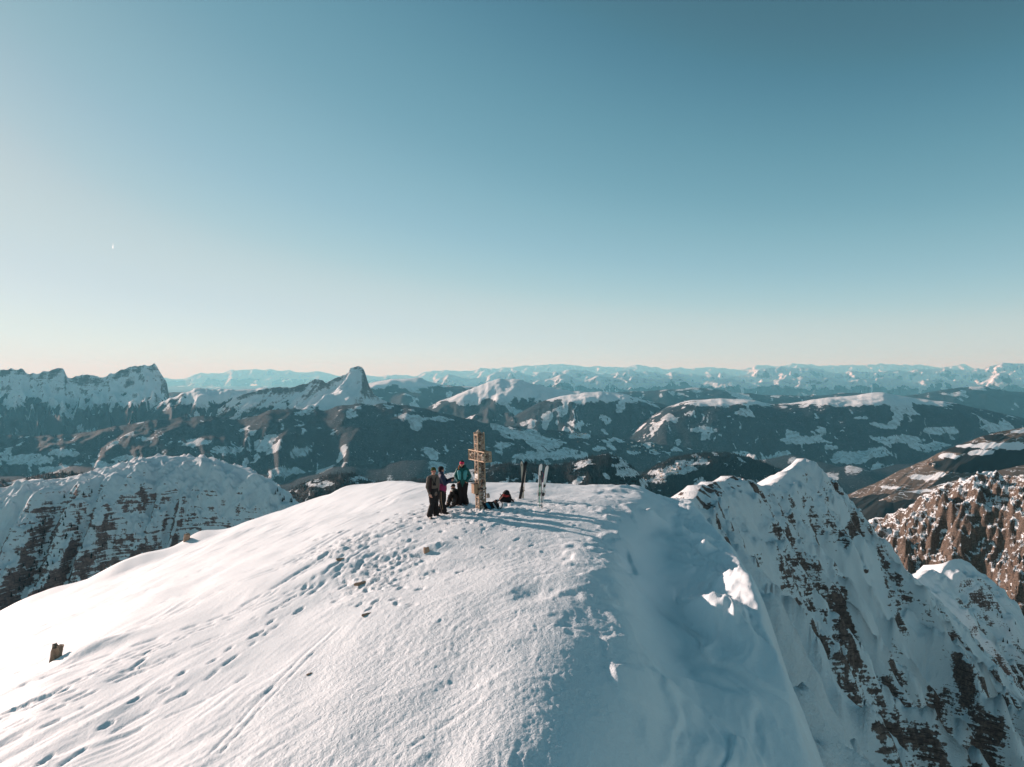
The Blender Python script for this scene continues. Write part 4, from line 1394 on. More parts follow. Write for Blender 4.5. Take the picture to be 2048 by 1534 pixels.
def man():
    p = place(864, 1036, -.02)
    s = (1037 - 935) * p.y / FPX / 1.75
    o = empty('person', p, 'person in grey brown jacket and olive beanie standing leftmost, one bare hand hanging down', 'person', 'people gathered beside the cross')
    o.scale = (s, s, s)
    P = dict(head=V3(.06, -.03, 1.615), face=V3(.35, -.94, 0), neck=V3(.045, .01, 1.45), chest=V3(.045, .01, 1.27), waist=V3(.055, .01, 1.08), pelvis=V3(.06, .01, .93),
             arm_a=(V3(-.105, -.05, 1.39), V3(-.155, -.07, 1.09), V3(-.055, -.19, .86)), arm_b=(V3(.165, .11, 1.39), V3(.20, .13, 1.10), V3(.185, .03, .86)),
             leg_a=(V3(.0, -.05, .86), V3(.02, -.10, .49), V3(-.07, -.07, .11)), leg_b=(V3(.13, .07, .86), V3(.13, .06, .48), V3(.12, .16, .11)),
             toe_a=V3(-.0, -.24, .045), toe_b=V3(.28, .06, .05))
    P['hand_a'] = hand(P['arm_a'][2], V3(.35, -.25, -.9), V3(.6, .6, 0), 1, 1.1, .5)
    P['hand_b'] = hand(P['arm_b'][2], V3(.0, -.25, -1), V3(-1, 0, 0), -1, 1.05, .5)
    b = figure(o, P)
    face_details(b, P['head'], P['face'], False)
    jm = flat('grey_brown_shell', (.135, .108, .092), .7, .25, .4, 45, 0, .18)
    dk = flat('dark_maroon_panel', (.030, .014, .016), .7, .25)
    j = blob('jacket', coat(P, .016, .95, .16), .016, jm, o, 4, .012)
    # dark side panel and chest strap
    f = V3(.35, -.94, 0).normalized()
    blob('dark_panel', [('c', V3(-.035, -.125, 1.36), .042, V3(-.045, -.15, .98), .05)], .012, dk, j, 3)
    bm = bmesh.new()
    sqbar(bm, V3(.00, -.145, 1.43), V3(.10, -.175, 1.20), .03, .012)
    sqbar(bm, V3(.155, -.105, 1.43), V3(.115, -.175, 1.20), .03, .012)
    link('strap', mesh_from(bm, 'strap'), j, black)
    bm = bmesh.new()
    box(bm, V3(.11, -.20, 1.19), (.11, .05, .07), None, .012)
    link('hanging_camera', mesh_from(bm, 'hanging_camera'), j, black)
    blob('trousers', legs_cloth(P), .016, black2, o, 4, .012)
    bn = V3(*P['head']) + V3(-.003, .01, .055)
    bm_ = blob('beanie', [('e', bn + V3(0, 0, .01), (.089, .098, .088)), ('e', bn + V3(0, .005, -.015), (.091, .100, .05))], .009, flat('olive_knit', (.062, .075, .030), .9, .1, .6, 90), o, 3)
    c = V3(*P['head'])
    r = Vector((-f.y, f.x, 0))
    blob('sunglasses', [('e', c + f * .09 + r * .035 + V3(0, 0, .012), (.028, .018, .018)), ('e', c + f * .09 - r * .035 + V3(0, 0, .012), (.028, .018, .018)), ('c', c + r * .078 + V3(0, 0, .014), .006, c + f * .085 + r * .05 + V3(0, 0, .014), .006), ('c', c - r * .078 + V3(0, 0, .014), .006, c + f * .085 - r * .05 + V3(0, 0, .014), .006)], .006,
         flat('red_mirror_lens', (.35, .06, .05), .2, .6), o, 2)
    boots(o, P, boot_m, flat('yellow_buckle', (.75, .6, .12), .5))


def phone_person():
    p = place(887, 1027, -.02)
    s = (1027.5 - 932) * p.y / FPX / 1.72
    o = empty('person', p, 'person in navy and magenta jacket and black hat, arms held out to the right', 'person', 'people gathered beside the cross')
    o.scale = (s, s, s)
    P = dict(head=V3(-.075, -.01, 1.585), face=V3(.93, -.36, 0), neck=V3(-.10, 0, 1.43), chest=V3(-.075, 0, 1.26), waist=V3(-.05, 0, 1.07), pelvis=V3(-.05, 0, .92),
             arm_a=(V3(-.04, -.17, 1.37), V3(.07, -.20, 1.10), V3(.27, -.10, 1.23)), arm_b=(V3(-.05, .17, 1.37), V3(.10, .20, 1.14), V3(.29, .05, 1.27)),
             leg_a=(V3(-.06, -.09, .85), V3(-.06, -.11, .48), V3(.03, -.10, .11)), leg_b=(V3(-.03, .09, .85), V3(.0, .10, .48), V3(-.13, .06, .11)),
             toe_a=V3(.20, -.17, .045), toe_b=V3(.05, .0, .05))
    P['hand_a'] = hand(P['arm_a'][2], V3(.95, .15, .15), V3(0, 1, .2), -1, 1.1, .7)
    P['hand_b'] = hand(P['arm_b'][2], V3(.95, -.2, .1), V3(0, -1, .2), 1, 1.1, .7)
    b = figure(o, P)
    face_details(b, P['head'], P['face'])
    navy = flat('navy_shell', (.024, .034, .075), .65, .3, .4, 45, 0, .2)
    mag = flat('magenta_shell', (.25, .016, .09), .65, .3, .4, 45, 0, .2)
    j = blob('jacket', coat(P, .018, .97, -.05), .016, navy, o, 4, .012)
    blob('magenta_hem', [('c', V3(-.052, 0, 1.03), .166, V3(-.05, 0, .90), .175), ('c', V3(-.05, -.06, 1.02), .135, V3(-.05, -.07, .90), .14), ('c', V3(-.05, .06, 1.02), .135, V3(-.05, .07, .90), .14)], .016, mag, j, 4, .01)
    t = blob('trousers', legs_cloth(P), .016, black2, o, 4, .012)
    bm = bmesh.new()
    sqbar(bm, V3(-.06, -.225, .83), V3(-.06, -.218, .5), .028, .012)
    sqbar(bm, V3(-.055, -.215, .5), V3(.0, -.225, .2), .028, .012)
    link('tan_stripe', mesh_from(bm, 'tan_stripe'), t, flat('tan_piping', (.42, .27, .18), .7))
    hd = V3(*P['head'])
    blob('hat', [('e', hd + V3(-.012, 0, .055), (.105, .097, .085)), ('e', hd + V3(-.03, .0, .0), (.088, .093, .09)), ('c', hd + V3(.04, -.06, .035), .03, hd + V3(.06, .04, .035), .03)], .009, black, o, 3)
    blob('neck_gaiter', [('c', V3(-.095, 0, 1.44), .088, V3(-.07, -.01, 1.50), .085)], .010, navy, o, 3)
    blob('glove', [(q[0], q[1], q[2] * 1.35, q[3], q[4] * 1.35) if q[0] == 'c' else q for q in P['hand_b']], .010, black, o, 2)
    boots(o, P, boot_m)
    # the phone held in both hands is a thing of its own
    q = p + (V3(.385, -.03, 1.27)) * s
    bm = bmesh.new()
    box(bm, V3(0, 0, 0), (.012, .15, .075), Matrix.Rotation(rad(-20), 3, 'Y'), .003)
    ph = link('phone', mesh_from(bm, 'phone'), None, lens)
    ph.location = q
    describe(ph, 'small dark phone held up between two hands beside the navy jacket', 'phone')


def teal_person():
    p = place(924, 1009, -.02)
    s = (1010 - 917.5) * p.y / FPX / 1.70
    o = empty('person', p, 'person in teal jacket and pink headgear facing the camera left of the cross', 'person', 'people gathered beside the cross')
    o.scale = (s, s, s)
    P = dict(head=V3(.0, -.02, 1.575), face=V3(-.10, -.99, 0), neck=V3(.015, 0, 1.42), chest=V3(.02, 0, 1.25), waist=V3(.025, 0, 1.06), pelvis=V3(.03, 0, .92),
             arm_a=(V3(-.15, 0, 1.36), V3(-.245, .04, 1.12), V3(-.135, -.13, .965)), arm_b=(V3(.19, 0, 1.36), V3(.295, .04, 1.12), V3(.185, -.13, .965)),
             leg_a=(V3(-.07, 0, .85), V3(-.06, -.03, .48), V3(-.09, .03, .11)), leg_b=(V3(.12, .0, .85), V3(.10, -.02, .48), V3(.14, .06, .11)),
             toe_a=V3(-.15, -.17, .045), toe_b=V3(.19, -.13, .05))
    P['hand_a'] = hand(P['arm_a'][2], V3(.30, .45, -.8), V3(0, 1, 0), 1, 1.0, .4)
    P['hand_b'] = hand(P['arm_b'][2], V3(-.30, .45, -.8), V3(0, 1, 0), -1, 1.0, .4)
    b = figure(o, P)
    face_details(b, P['head'], P['face'], False)
    dk = flat('dark_teal_shell', (.008, .105, .098), .6, .3, .4, 45, 0, .15)
    lt = flat('light_teal_panel', (.07, .33, .36), .6, .3, .4, 45, 0, .1)
    j = blob('jacket', coat(P, .022, .98, .10), .016, dk, o, 4, .012)
    for k, (x0, x1) in enumerate(((-.105, -.075), (.145, .115))):
        blob('chest_panel', [('c', V3(x0, -.105, 1.30), .068, V3(x1, -.125, 1.06), .060), ('c', V3(x0 + (.03 if k == 0 else -.03), -.115, 1.28), .062, V3(x1, -.13, 1.08), .058)], .012, lt, j, 4)
    bm = bmesh.new()
    for x in (.012, .035):
        sqbar(bm, V3(x, -.165, .93), V3(x + .008, -.17, .76), .016, .012)
    link('drawcord', mesh_from(bm, 'drawcord'), j, dk)
    blob('hood', [('c', V3(-.06, .09, 1.46), .07, V3(.09, .09, 1.46), .075), ('c', V3(-.09, .02, 1.45), .05, V3(-.05, -.09, 1.42), .035), ('c', V3(.12, .02, 1.45), .05, V3(.08, -.09, 1.42), .035)], .014, dk, j, 4)
    blob('trousers', legs_cloth(P, .02, .035), .016, black2, o, 4, .012)
    hd = V3(*P['head'])
    blob('headband', [('e', hd + V3(0, .0, .045), (.088, .100, .062))], .009, flat('pink_knit', (.72, .035, .115), .8, .15), o, 3)
    blob('hat_top', [('e', hd + V3(.01, .005, .085), (.074, .085, .052))], .009, black, o, 3)
    blob('goggles', [('e', hd + V3(-.03, -.085, .015), (.040, .028, .030)), ('e', hd + V3(.022, -.088, .015), (.040, .028, .030))], .008, flat('pink_mirror_lens', (.55, .04, .10), .15, .6), o, 3)
    blob('neck_gaiter', [('c', V3(.005, -.01, 1.43), .08, V3(0, -.025, 1.49), .078)], .010, black, o, 3)
    blob('ponytail', [('c', V3(-.075, .03, 1.53), .028, V3(-.115, -.03, 1.46), .03), ('c', V3(-.115, -.03, 1.46), .03, V3(-.12, -.08, 1.37), .017)], .009, flat('auburn_hair', (.36, .10, .03), .7, .3), o, 3)
    boots(o, P, greyboot)


def sitting_person():
    p = place(909, 1010, -.01)
    s = (1011 - 969.5) * p.y / FPX / .86
    o = empty('person', p, 'person in black sitting on the snow between the others, knees drawn up', 'person', 'people gathered beside the cross')
    o.scale = (s, s, s)
    P = dict(head=V3(-.05, -.03, .735), face=V3(-.62, -.78, 0), neck=V3(-.005, .02, .60), chest=V3(.045, .05, .44), waist=V3(.09, .07, .27), pelvis=V3(.11, .08, .12),
             arm_a=(V3(-.12, -.08, .54), V3(-.16, -.22, .36), V3(-.10, -.27, .56)), arm_b=(V3(.12, .14, .55), V3(.15, -.03, .34), V3(.0, -.20, .33)),
             leg_a=(V3(.02, .0, .11), V3(-.17, -.20, .38), V3(-.22, -.36, .09)), leg_b=(V3(.13, .10, .11), V3(.05, -.20, .39), V3(.0, -.42, .09)),
             toe_a=V3(-.36, -.46, .04), toe_b=V3(-.12, -.56, .04))
    P['hand_a'] = hand(P['arm_a'][2], V3(.25, .4, .85), V3(.3, .9, 0), 1, 1.05, .7)
    P['hand_b'] = hand(P['arm_b'][2], V3(-.9, -.3, -.1), V3(0, 0, -1), -1, 1.05, .6)
    b = figure(o, P)
    face_details(b, P['head'], P['face'])
    grey = flat('charcoal_fleece', (.075, .068, .066), .85, .15, .4, 50, 0, .2)
    j = blob('jacket', coat(P, .020, .95, .1), .016, black, o, 4, .012)
    blob('grey_front', [('c', V3(-.055, -.10, .53), .06, V3(-.03, -.10, .33), .08)], .014, grey, j, 3)
    blob('trousers', legs_cloth(P, .02, .015), .016, flat('dark_brown_trousers', (.038, .028, .025), .8, .2), o, 4, .012)
    hd = V3(*P['head'])
    blob('cap', [('e', hd + V3(.005, .008, .06), (.088, .098, .075)), ('c', hd + V3(-.05, -.07, .05), .022, hd + V3(-.09, -.11, .04), .014)], .009, black, o, 3)
    blob('face_scarf', [('c', hd + V3(-.01, -.01, -.06), .085, hd + V3(.02, .02, -.13), .09)], .010, grey, o, 3)
    boots(o, P, boot_m)
    c = V3(*P['arm_a'][2]) + V3(.02, .03, .07)
    bm = bmesh.new()
    bmesh.ops.create_cone(bm, cap_ends=True, segments=16, radius1=.032, radius2=.042, depth=.09, matrix=Matrix.Translation((0, 0, 0)))
    m = link('cup', mesh_from(bm, 'cup'), None, flat('cream_cup', (.75, .66, .55), .4))
    m.location = p + c * s
    m.rotation_euler = (rad(-20), 0, 0)
    describe(m, 'small cream cup held up to the face of the sitting person', 'cup')


man()
phone_person()
teal_person()
sitting_person()

# ------------------------------------------------------------------ skis and poles
def ski_mesh(L, w0, w1, th_, tip=.10, n=34):
    """a ski standing on its tail: side cut, upturned tip (towards -y), rounded nose"""
    bm = bmesh.new()
    rings = []
    for i in range(n + 1):
        t = i / n
        z = L * t
        wv_ = w0 + (w1 - w0) * t
        side = wv_ * (.82 + .18 * (2 * t - 1) ** 2)
        if t > .90:
            k = (t - .90) / .10
            side *= math.sqrt(max(1 - k * k, .02))
        if t < .02:
            side *= .85
        bend = -tip * max(0, (t - .84) / .16) ** 2
        tt = th_ * (1.0 - .55 * abs(2 * t - 1))
        y = bend + .01 * math.sin(math.pi * t)
        rings.append([bm.verts.new((sx * side / 2, y + sy * tt / 2, z)) for sx, sy in ((-1, -1), (1, -1), (1, 1), (-1, 1))])
    for a, b in zip(rings[:-1], rings[1:]):
        for j in range(4):
            bm.faces.new((a[j], a[(j + 1) % 4], b[(j + 1) % 4], b[j]))
    bm.faces.new(rings[0][::-1])
    bm.faces.new(rings[-1])
    return mesh_from(bm, 'ski')


def ski(px0, py0, px1, py1, label, topm, basem, turn, L_extra=.22, w=.115, dz=0.0, lean_y=0.0):
    p = place(px0, py0, dz)
    k = p.y / FPX
    top = Vector(((px1 - px0) * k, lean_y, (py0 - py1) * k))
    L = top.length + L_extra
    o = empty('ski', p, label, 'ski', 'skis stuck upright in the snow')
    q = top.to_track_quat('Z', 'Y').to_matrix() if False else None
    up = top.normalized()
    f = Vector((math.sin(turn), -math.cos(turn), 0))
    f = (f - up * f.dot(up)).normalized()
    r = up.cross(f) * -1
    M = Matrix((r, -f, up)).transposed().to_4x4()
    o.matrix_world = Matrix.Translation(p - up * L_extra) @ M
    me = ski_mesh(L, w * .92, w, .022)
    b = link('board', me, o, topm)
    me.materials.append(basem)
    for pl in me.polygons:                                # the running base is the +y side
        if pl.normal.y > .6:
            pl.material_index = 1
    zc = L_extra + (L - L_extra) * .22
    for nm, z, hh, dd in (('toe_piece', zc + .34, .07, .05), ('heel_piece', zc, .11, .075)):
        bm = bmesh.new()
        box(bm, (0, -.014 - dd / 2, z), (w * .62, dd, hh), None, .008)
        box(bm, (0, -.016 - dd, z + .02), (w * .45, .04, hh * .5), None, .006)
        box(bm, (0, -.02, z - .05), (w * .5, .02, .06), None, .004)
        link(nm, mesh_from(bm, nm), o, boot_m)
    for sx in (-1, 1):                                    # brake arms
        bm = bmesh.new()
        bar(bm, (sx * w * .56, -.03, zc + .12), (sx * w * .60, .05, zc - .03), .006, 6)
        bar(bm, (sx * w * .56, -.03, zc + .12), (sx * w * .2, -.03, zc + .13), .006, 6)
        link('brake_arm', mesh_from(bm, 'brake_arm'), o, steel)
    return o


cream = NT('cream_topsheet')
nz_ = cream.noise(9, 2, .5, cream.coords((1, 1, .25)))
cream.color(cream.mix(cream.step(nz_, .55, .66), (.72, .64, .54), (.16, .11, .08))).rough(.4)
cream = cream.mat
wht = NT('white_topsheet')
nz_ = wht.noise(6, 3, .6, wht.coords((1, 1, .5)))
wht.color(wht.mix(wht.step(nz_, .55, .68), (.84, .82, .80), (.5, .5, .52))).rough(.35)
wht = wht.mat
tanm = flat('beige_topsheet', (.60, .50, .41), .4, .3, 0, 60, 0, .12, 8)
blk_base = flat('black_ski_base', (.016, .015, .018), .35, .4)
blk_top = flat('black_topsheet', (.022, .020, .024), .35, .4)

ski(1046, 996, 1043.5, 921.5, 'narrow cream ski upright behind the black ski', cream, blk_base, rad(-8), .24, .10, 0, .05)
ski(1040, 997.5, 1052, 922, 'black ski leaning with its dark base to the camera', blk_top, blk_base, rad(178), .05, .125, 0, -.06)
ski(1077.5, 1003, 1081.5, 924.5, 'white ski with broad round tip, left of its pair', wht, blk_base, rad(10), .24, .135, 0, .0)
ski(1084, 1003, 1094.5, 929, 'pale beige ski tilted right, right of the pole pair', wht, blk_base, rad(8), .24, .13, 0, .03)


def pole(px0, py0, px1, py1, label, gripm, shaftm, strapm):
    p = place(px0, py0)
    k = p.y / FPX
    up = Vector(((px1 - px0) * k, .03, (py0 - py1) * k))
    L = up.length
    o = empty('ski_pole', p, label, 'ski pole', 'ski poles planted in the snow')
    u = up.normalized()
    bm = bmesh.new()
    bar(bm, u * -.12, u * (L - .14), .011, 8, .013)
    link('shaft', mesh_from(bm, 'shaft'), o, shaftm)
    bm = bmesh.new()
    bar(bm, u * (L - .34), u * (L - .02), .019, 10, .023)
    ellipsoid(bm, u * (L - .01), (.027, .027, .022))
    link('grip', mesh_from(bm, 'grip'), o, gripm)
    bm = bmesh.new()
    prev = None
    for i in range(9):
        a = i / 8 * math.pi
        q = u * (L - .04 - .22 * math.sin(a / 2) * 1.0) + Vector((.035 + .055 * math.sin(a), -.03, 0))
        if prev is not None:
            sqbar(bm, prev, q, .026, .008)
        prev = q
    link('wrist_strap', mesh_from(bm, 'wrist_strap'), o, strapm)
    bm = bmesh.new()
    bmesh.ops.create_cone(bm, cap_ends=True, segments=14, radius1=.045, radius2=.03, depth=.015, matrix=Matrix.Translation(u * .07))
    link('basket', mesh_from(bm, 'basket'), o, blk_top)


pink = flat('pink_webbing', (.62, .04, .16), .7)
purple = flat('purple_webbing', (.26, .04, .20), .7)
green = flat('mint_shaft', (.12, .40, .24), .4, .4)
pole(1079.5, 1014, 1080, 951, 'ski pole with mint green shaft and purple strap before the white ski', blk_top, green, purple)
pole(1084, 1016, 1082.5, 941, 'dark ski pole with pink strap between the white skis', blk_top, blk_top, pink)
pole(1048, 986, 1051.5, 938, 'thin pale pole standing behind the black ski', tanm, tanm, blk_top)

# ------------------------------------------------------------------ packs
redc = flat('red_nylon', (.42, .035, .03), .6, .3, .3, 50)
bluec = flat('blue_nylon', (.012, .17, .28), .6, .3, .3, 50)
greyc = flat('pale_grey_nylon', (.42, .46, .48), .6, .3, .3, 50)
brownc = flat('brown_leather', (.22, .10, .08), .7, .2)


def pack_one():
    p = place(1011, 1002, 0)
    k = p.y / FPX
    o = empty('backpack', p, 'black backpack with red lid standing in the snow right of the cross', 'backpack')
    sx = 15 * k
    b = blob('main_bag', [('c', V3(-.10, 0, .12), .15, V3(.10, 0, .12), .15), ('c', V3(-.06, .02, .20), .14, V3(.08, .02, .22), .14)], .02, black, o, 4, .02)
    blob('lid', [('e', V3(.03, .02, .345), (.145, .15, .10)), ('e', V3(.04, .03, .38), (.115, .12, .09))], .016, black, o, 4, .012)
    blob('red_panel', [('c', V3(-.07, -.09, .285), .045, V3(.03, -.13, .265), .05), ('c', V3(.03, -.13, .265), .045, V3(.12, -.09, .26), .04)], .012, redc, o, 3)
    bm = bmesh.new()
    prev = None
    for a in ((-.10, -.10, .25), (-.18, -.16, .18), (-.25, -.19, .11), (-.33, -.22, .05), (-.40, -.24, .015)):
        if prev:
            sqbar(bm, prev, a, .055, .02)
        prev = a
    link('shoulder_strap', mesh_from(bm, 'shoulder_strap'), o, brownc)
    blob('hip_belt', [('c', V3(.17, -.05, .14), .05, V3(.29, -.07, .09), .035), ('c', V3(.29, -.07, .09), .035, V3(.31, -.09, .0), .02)], .012, black, o, 3)
    bm = bmesh.new()
    bar(bm, (-.22, .02, .33), (-.17, .0, .27), .014, 8)
    bar(bm, (-.17, .0, .27), (-.10, -.02, .12), .012, 8)
    link('ice_axe_shaft', mesh_from(bm, 'ice_axe_shaft'), o, blk_top)


def pack_two():
    p = place(983, 1017, 0)
    o = empty('backpack', p, 'dark backpack with blue pocket and grey stripe lying at the foot of the cross', 'backpack')
    blob('main_bag', [('c', V3(-.30, .05, .10), .10, V3(-.05, .0, .12), .135), ('c', V3(-.05, .0, .12), .135, V3(.18, .02, .10), .11), ('c', V3(.1, .06, .18), .08, V3(.16, .08, .26), .05)], .018, black, o, 4, .02)
    blob('blue_pocket', [('c', V3(-.16, -.09, .18), .05, V3(-.07, -.14, .05), .06)], .012, bluec, o, 3)
    blob('grey_stripe', [('c', V3(.07, -.10, .20), .025, V3(.13, -.16, .10), .03), ('c', V3(.13, -.16, .10), .03, V3(.20, -.20, .0), .022)], .010, greyc, o, 3)
    blob('brown_flap', [('c', V3(.14, .0, .24), .05, V3(.17, -.03, .14), .045)], .012, brownc, o, 3)
    bm = bmesh.new()
    N = 26
    prev = None
    for i in range(N + 1):
        a = i / N * 2 * math.pi
        q = V3(.285 + .115 * math.cos(a), -.10 + .05 * math.sin(a), .155 + .15 * math.sin(a))
        if prev:
            bar(bm, prev, q, .018, 7)
        prev = q
    link('loop_strap', mesh_from(bm, 'loop_strap'), o, blk_top)


pack_one()
pack_two()

# ------------------------------------------------------------------ bare rocks in the snow
rock_m = NT('summit_rock')
rock_m.color(rock_m.mix(rock_m.noise(7, 4, .65), (.22, .14, .10), (.50, .35, .25))).rough(.85)
rock_m.normal(rock_m.bump(rock_m.noise(25, 5, .7), .7, .03))
rock_m = rock_m.mat


def rock(px, py, wpx, hpx, label, depth=.7, seed=0, sink=.3, blocky=.4, rough=.16, lean=0.0):
    p = place(px, py)
    k = p.y / FPX
    w, hh = wpx * k, hpx * k
    bm = bmesh.new()
    bmesh.ops.create_cube(bm, size=1.0)
    bmesh.ops.subdivide_edges(bm, edges=bm.edges[:], cuts=5, use_grid_fill=True)
    rr_ = np.random.RandomState(seed)
    off = rr_.rand(3) * 50
    for v in bm.verts:
        c = v.co.copy()
        n = c.normalized() * .55
        c = c * (1 - blocky) + n * blocky
        d = float(fbm(np.array([c.x * 2.3 + off[0] + c.z]), np.array([c.y * 2.3 + off[1] - c.z * 1.7]), 3, seed)[0])
        c *= 1 + rough * d
        v.co = Vector((c.x * w + lean * (c.z + .5) * w, c.y * w * depth, (c.z + .5 - sink) * hh / (1 - sink)))
    me = mesh_from(bm, 'rock')
    o = link('rock', me, None, rock_m)
    o.location = p
    o.rotation_euler = (rr_.uniform(-.1, .1), rr_.uniform(-.1, .1), rr_.uniform(0, 1))
    describe(o, label, 'rock')
    return o


rock(109, 1325, 19, 29, 'upright brown rock block with a long shadow on the left slope', .9, 11, .2, .15, .34, .35)
rock(853, 1102, 11, 9, 'small grey rock on a hollow below the people', .8, 2, .25, .3)
rock(722, 1166, 34, 3.5, 'long flat rock slab showing through the trampled snow', .18, 3, .4, .5)
rock(684, 1124, 22, 3, 'narrow dark rock edge above the long flat slab', .2, 4, .4, .5)
rock(733, 1233, 20, 3, 'reddish rock chip in the crusted snow below the slab', .2, 5, .4, .5)
rock(619, 1346, 12, 2.4, 'tiny reddish stone lowest on the sunny slope', .3, 6, .4, .5)
rock(373, 1093, 11, 13, 'brown rock nub under the snow lip on the left skyline', .8, 7, .3, .4)


# ------------------------------------------------------------------ things on the mountains
def on_mountain(env, px, py, tmin=0.0):
    u, v = project(env['X'], env['Y'], env['Z'])
    d = np.hypot(u - px, v - py) + 1e6 * (env['T'] < tmin)
    near = d < max(2.5, d.min() * 1.05)
    yy = np.where(near, env['Y'], 1e9)
    i = np.unravel_index(np.argmin(yy), yy.shape)
    return Vector((env['X'][i], env['Y'][i], env['Z'][i]))


def boulder():
    q = on_mountain(env_m, 1728, 1140)
    k = q.y / FPX
    bm = bmesh.new()
    bmesh.ops.create_icosphere(bm, subdivisions=3, radius=7 * k)
    for v in bm.verts:
        v.co *= 1 + .12 * float(perlin(np.array([v.co.x * 2 + v.co.z]), np.array([v.co.y * 2]), 3)[0])
    for f in bm.faces:
        f.smooth = True
    me = mesh_from(bm, 'boulder')
    o = link('boulder', me, None, peak_mat)
    o.location = q
    describe(o, 'round snow-capped boulder in the smooth couloir of the rock peak', 'boulder')


boulder()


def spruce_mesh(seed):
    r = random.Random(seed)
    bm = bmesh.new()
    for k in range(5):
        z0 = .10 + k * .17
        rad_ = .21 * (1 - k * .17) * r.uniform(.85, 1.15)
        m_ = Matrix.Translation((r.uniform(-.02, .02), r.uniform(-.02, .02), z0 + .13)) @ Matrix.Rotation(r.uniform(0, 3), 4, 'Z')
        c = bmesh.ops.create_cone(bm, cap_ends=True, segments=7, radius1=rad_, radius2=.01, depth=.27, matrix=m_)
        for v in c['verts']:
            v.co += Vector((r.uniform(-.03, .03), r.uniform(-.03, .03), r.uniform(-.03, .03)))
    crown = mesh_from(bm, 'crown')
    bm = bmesh.new()
    bar(bm, (0, 0, -.1), (0, 0, .2), .022, 6)
    return crown, mesh_from(bm, 'trunk')


bark = flat('bark', (.06, .045, .035), .9)
sp = [spruce_mesh(s) for s in range(3)]
for a, b in sp:
    a.materials.append(tree_mat)
    b.materials.append(bark)


def spruce(q, hgt, label, group, i):
    o = empty('spruce', q, label, 'tree', group, i * 1.3)
    o.scale = (hgt, hgt, hgt)
    for nm, me in zip(('crown', 'trunk'), sp[i % 3]):
        link(nm, me, o)


r_ = np.random.RandomState(12)
pts_ = [(92, 1036), (89, 1065), (88, 1078), (97, 1085), (77, 1105), (68, 1128), (64, 1141), (77, 1144), (59, 1153), (143, 1053), (110, 1018), (128, 996), (36, 1180), (24, 1196), (50, 1165),
        (560, 981), (568, 987), (575, 993), (583, 998), (590, 1004), (598, 1010), (552, 990), (566, 1002)]
for _ in range(34):
    t = r_.rand()
    pts_.append((40 + 130 * t + r_.normal(0, 22), 1190 - 190 * t + r_.normal(0, 24)))
for _ in range(12):
    pts_.append((180 + r_.normal(0, 60), 1120 + r_.normal(0, 40)))
for i, (a, b) in enumerate(pts_):
    q = on_mountain(env_l, a, b, 20)
    spruce(q, r_.uniform(4.5, 8.5), 'small dark spruce clinging to the snowy banded cliff at left', 'spruces dotted over the banded cliff', i)
pts_ = [(2003, 1239), (1995, 1230), (2007, 1284), (2015, 1290), (2032, 1284), (2036, 1300), (1985, 1222), (2020, 1262), (2028, 1250)]
for i, (a, b) in enumerate(pts_):
    q = on_mountain(env_s, a, b, 3)
    spruce(q, r_.uniform(1.4, 2.4), 'little dark spruce on the snowy rock spur at right', 'spruces on the rock spur', i)


# ------------------------------------------------------------------ villages
def house_mesh(w, l, hh, rf):
    bm = bmesh.new()
    v = [bm.verts.new(c) for c in ((-w, -l, -3), (w, -l, -3), (w, l, -3), (-w, l, -3), (-w, -l, hh), (w, -l, hh), (w, l, hh), (-w, l, hh), (0, -l, hh + rf), (0, l, hh + rf))]
    for f in ((0, 1, 5, 8, 4), (2, 3, 7, 9, 6), (1, 2, 6, 5), (3, 0, 4, 7)):
        bm.faces.new([v[i] for i in f])
    e = 1.2
    for s in (-1, 1):
        a = [bm.verts.new(c) for c in ((s * (w + e), -l - e, hh - e * .6), (s * (w + e), l + e, hh - e * .6), (0, l + e, hh + rf + .4), (0, -l - e, hh + rf + .4))]
        b_ = [bm.verts.new(q.co + Vector((0, 0, .6))) for q in a]
        for i in range(4):
            f = bm.faces.new((a[i], a[(i + 1) % 4], b_[(i + 1) % 4], b_[i]))
            f.material_index = 1
        for q in (a, b_):
            bm.faces.new(q).material_index = 1
    return mesh_from(bm, 'house')


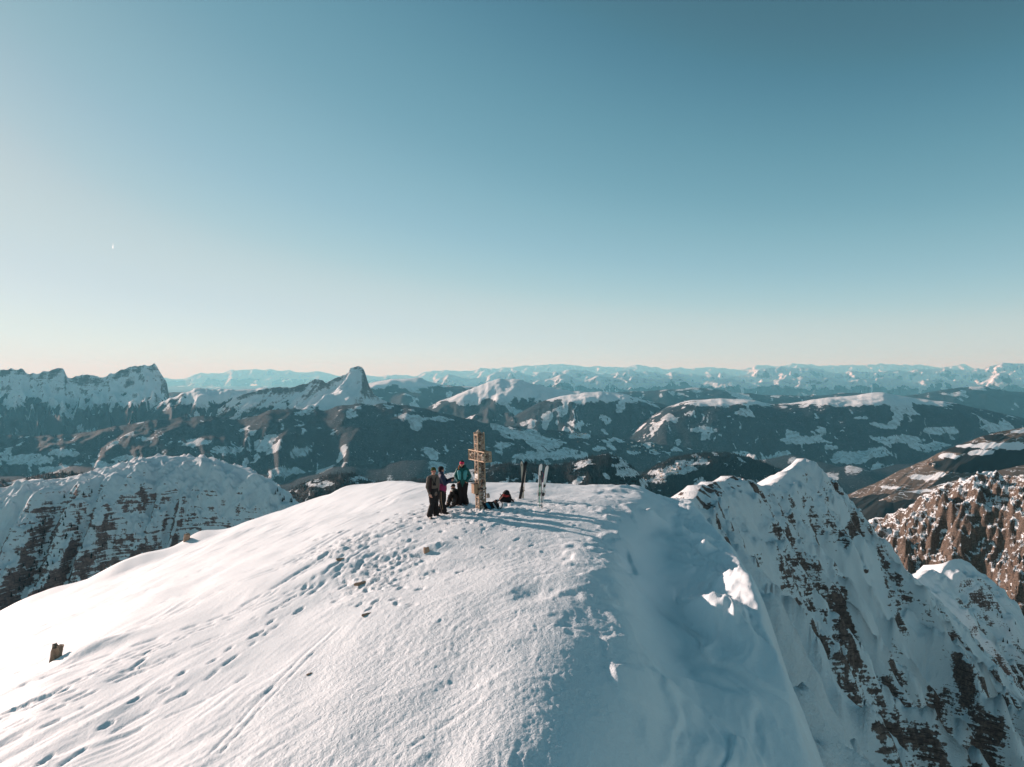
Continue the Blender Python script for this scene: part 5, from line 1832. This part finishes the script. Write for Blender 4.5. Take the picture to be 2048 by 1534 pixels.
wall_m = [flat('cream_plaster', (.62, .55, .45), .8), flat('brown_timber', (.20, .12, .08), .8), flat('white_plaster', (.72, .70, .66), .8)]
roof_m = [flat('snowy_roof', (.78, .82, .86), .8), flat('brown_roof', (.16, .09, .07), .8)]
hm = []
for i in range(4):
    me = house_mesh(*((7, 10, 6, 4), (6, 8, 7, 4), (9, 13, 7, 5), (6, 7, 5, 4))[i])
    me.materials.append(wall_m[i % 3])
    me.materials.append(roof_m[i % 2])
    hm.append(me)
r_ = np.random.RandomState(21)


def village(env, cx, cy, sx, sy, n, label, group, tilt=0.0, scale=1.0):
    for i in range(n):
        a = r_.normal(0, sx)
        q = on_mountain(env, cx + a, cy + r_.normal(0, sy) + a * tilt, 0)
        o = link('house', hm[r_.randint(4)])
        o.location = q
        o.rotation_euler = (0, 0, r_.uniform(0, 3.14))
        s = scale * r_.uniform(.8, 1.3)
        o.scale = (s, s, s)
        describe(o, label, 'house', None, group)


village(env_v, 1345, 940, 24, 6, 34, 'tiny house of the village on the sunlit clearing of the wooded hill', 'houses of the village on the near hill', -.45)
village(env_f, 1152, 868, 14, 6, 18, 'tiny far house among the snowy fields of the valley', 'houses among the valley fields', .2, 1.5)
village(env_f, 1282, 893, 16, 6, 22, 'tiny far house of the village below the wooded plateau', 'houses of the far village', .1, 1.5)
village(env_o, 1870, 925, 14, 6, 6, 'tiny farmhouse on the brown terraced hillside', 'farmhouses on the terraces', -.3)

# ------------------------------------------------------------------ high in the sky
q = at(226, 492, 30000)
bm = bmesh.new()
k = 30000 / FPX
u = Vector((-.25, .3, -1)).normalized()
capsule(bm, u * 4.0 * k, .9 * k, u * -6 * k, .25 * k, 12)
for f in bm.faces:
    f.smooth = True
ice = bpy.data.materials.new('ice_cloud')
ice.use_nodes = True
it = ice.node_tree
it.nodes.remove(it.nodes['Principled BSDF'])
vp = it.nodes.new('ShaderNodeVolumePrincipled')
vp.inputs['Color'].default_value = (.98, .98, .98, 1)
vp.inputs['Density'].default_value = .035
vp.inputs['Anisotropy'].default_value = .6
it.links.new(vp.outputs[0], it.nodes['Material Output'].inputs['Volume'])
ct = link('contrail', mesh_from(bm, 'contrail'), None, ice)
ct.location = q
describe(ct, 'short bright white vapour streak high in the left sky', 'contrail')
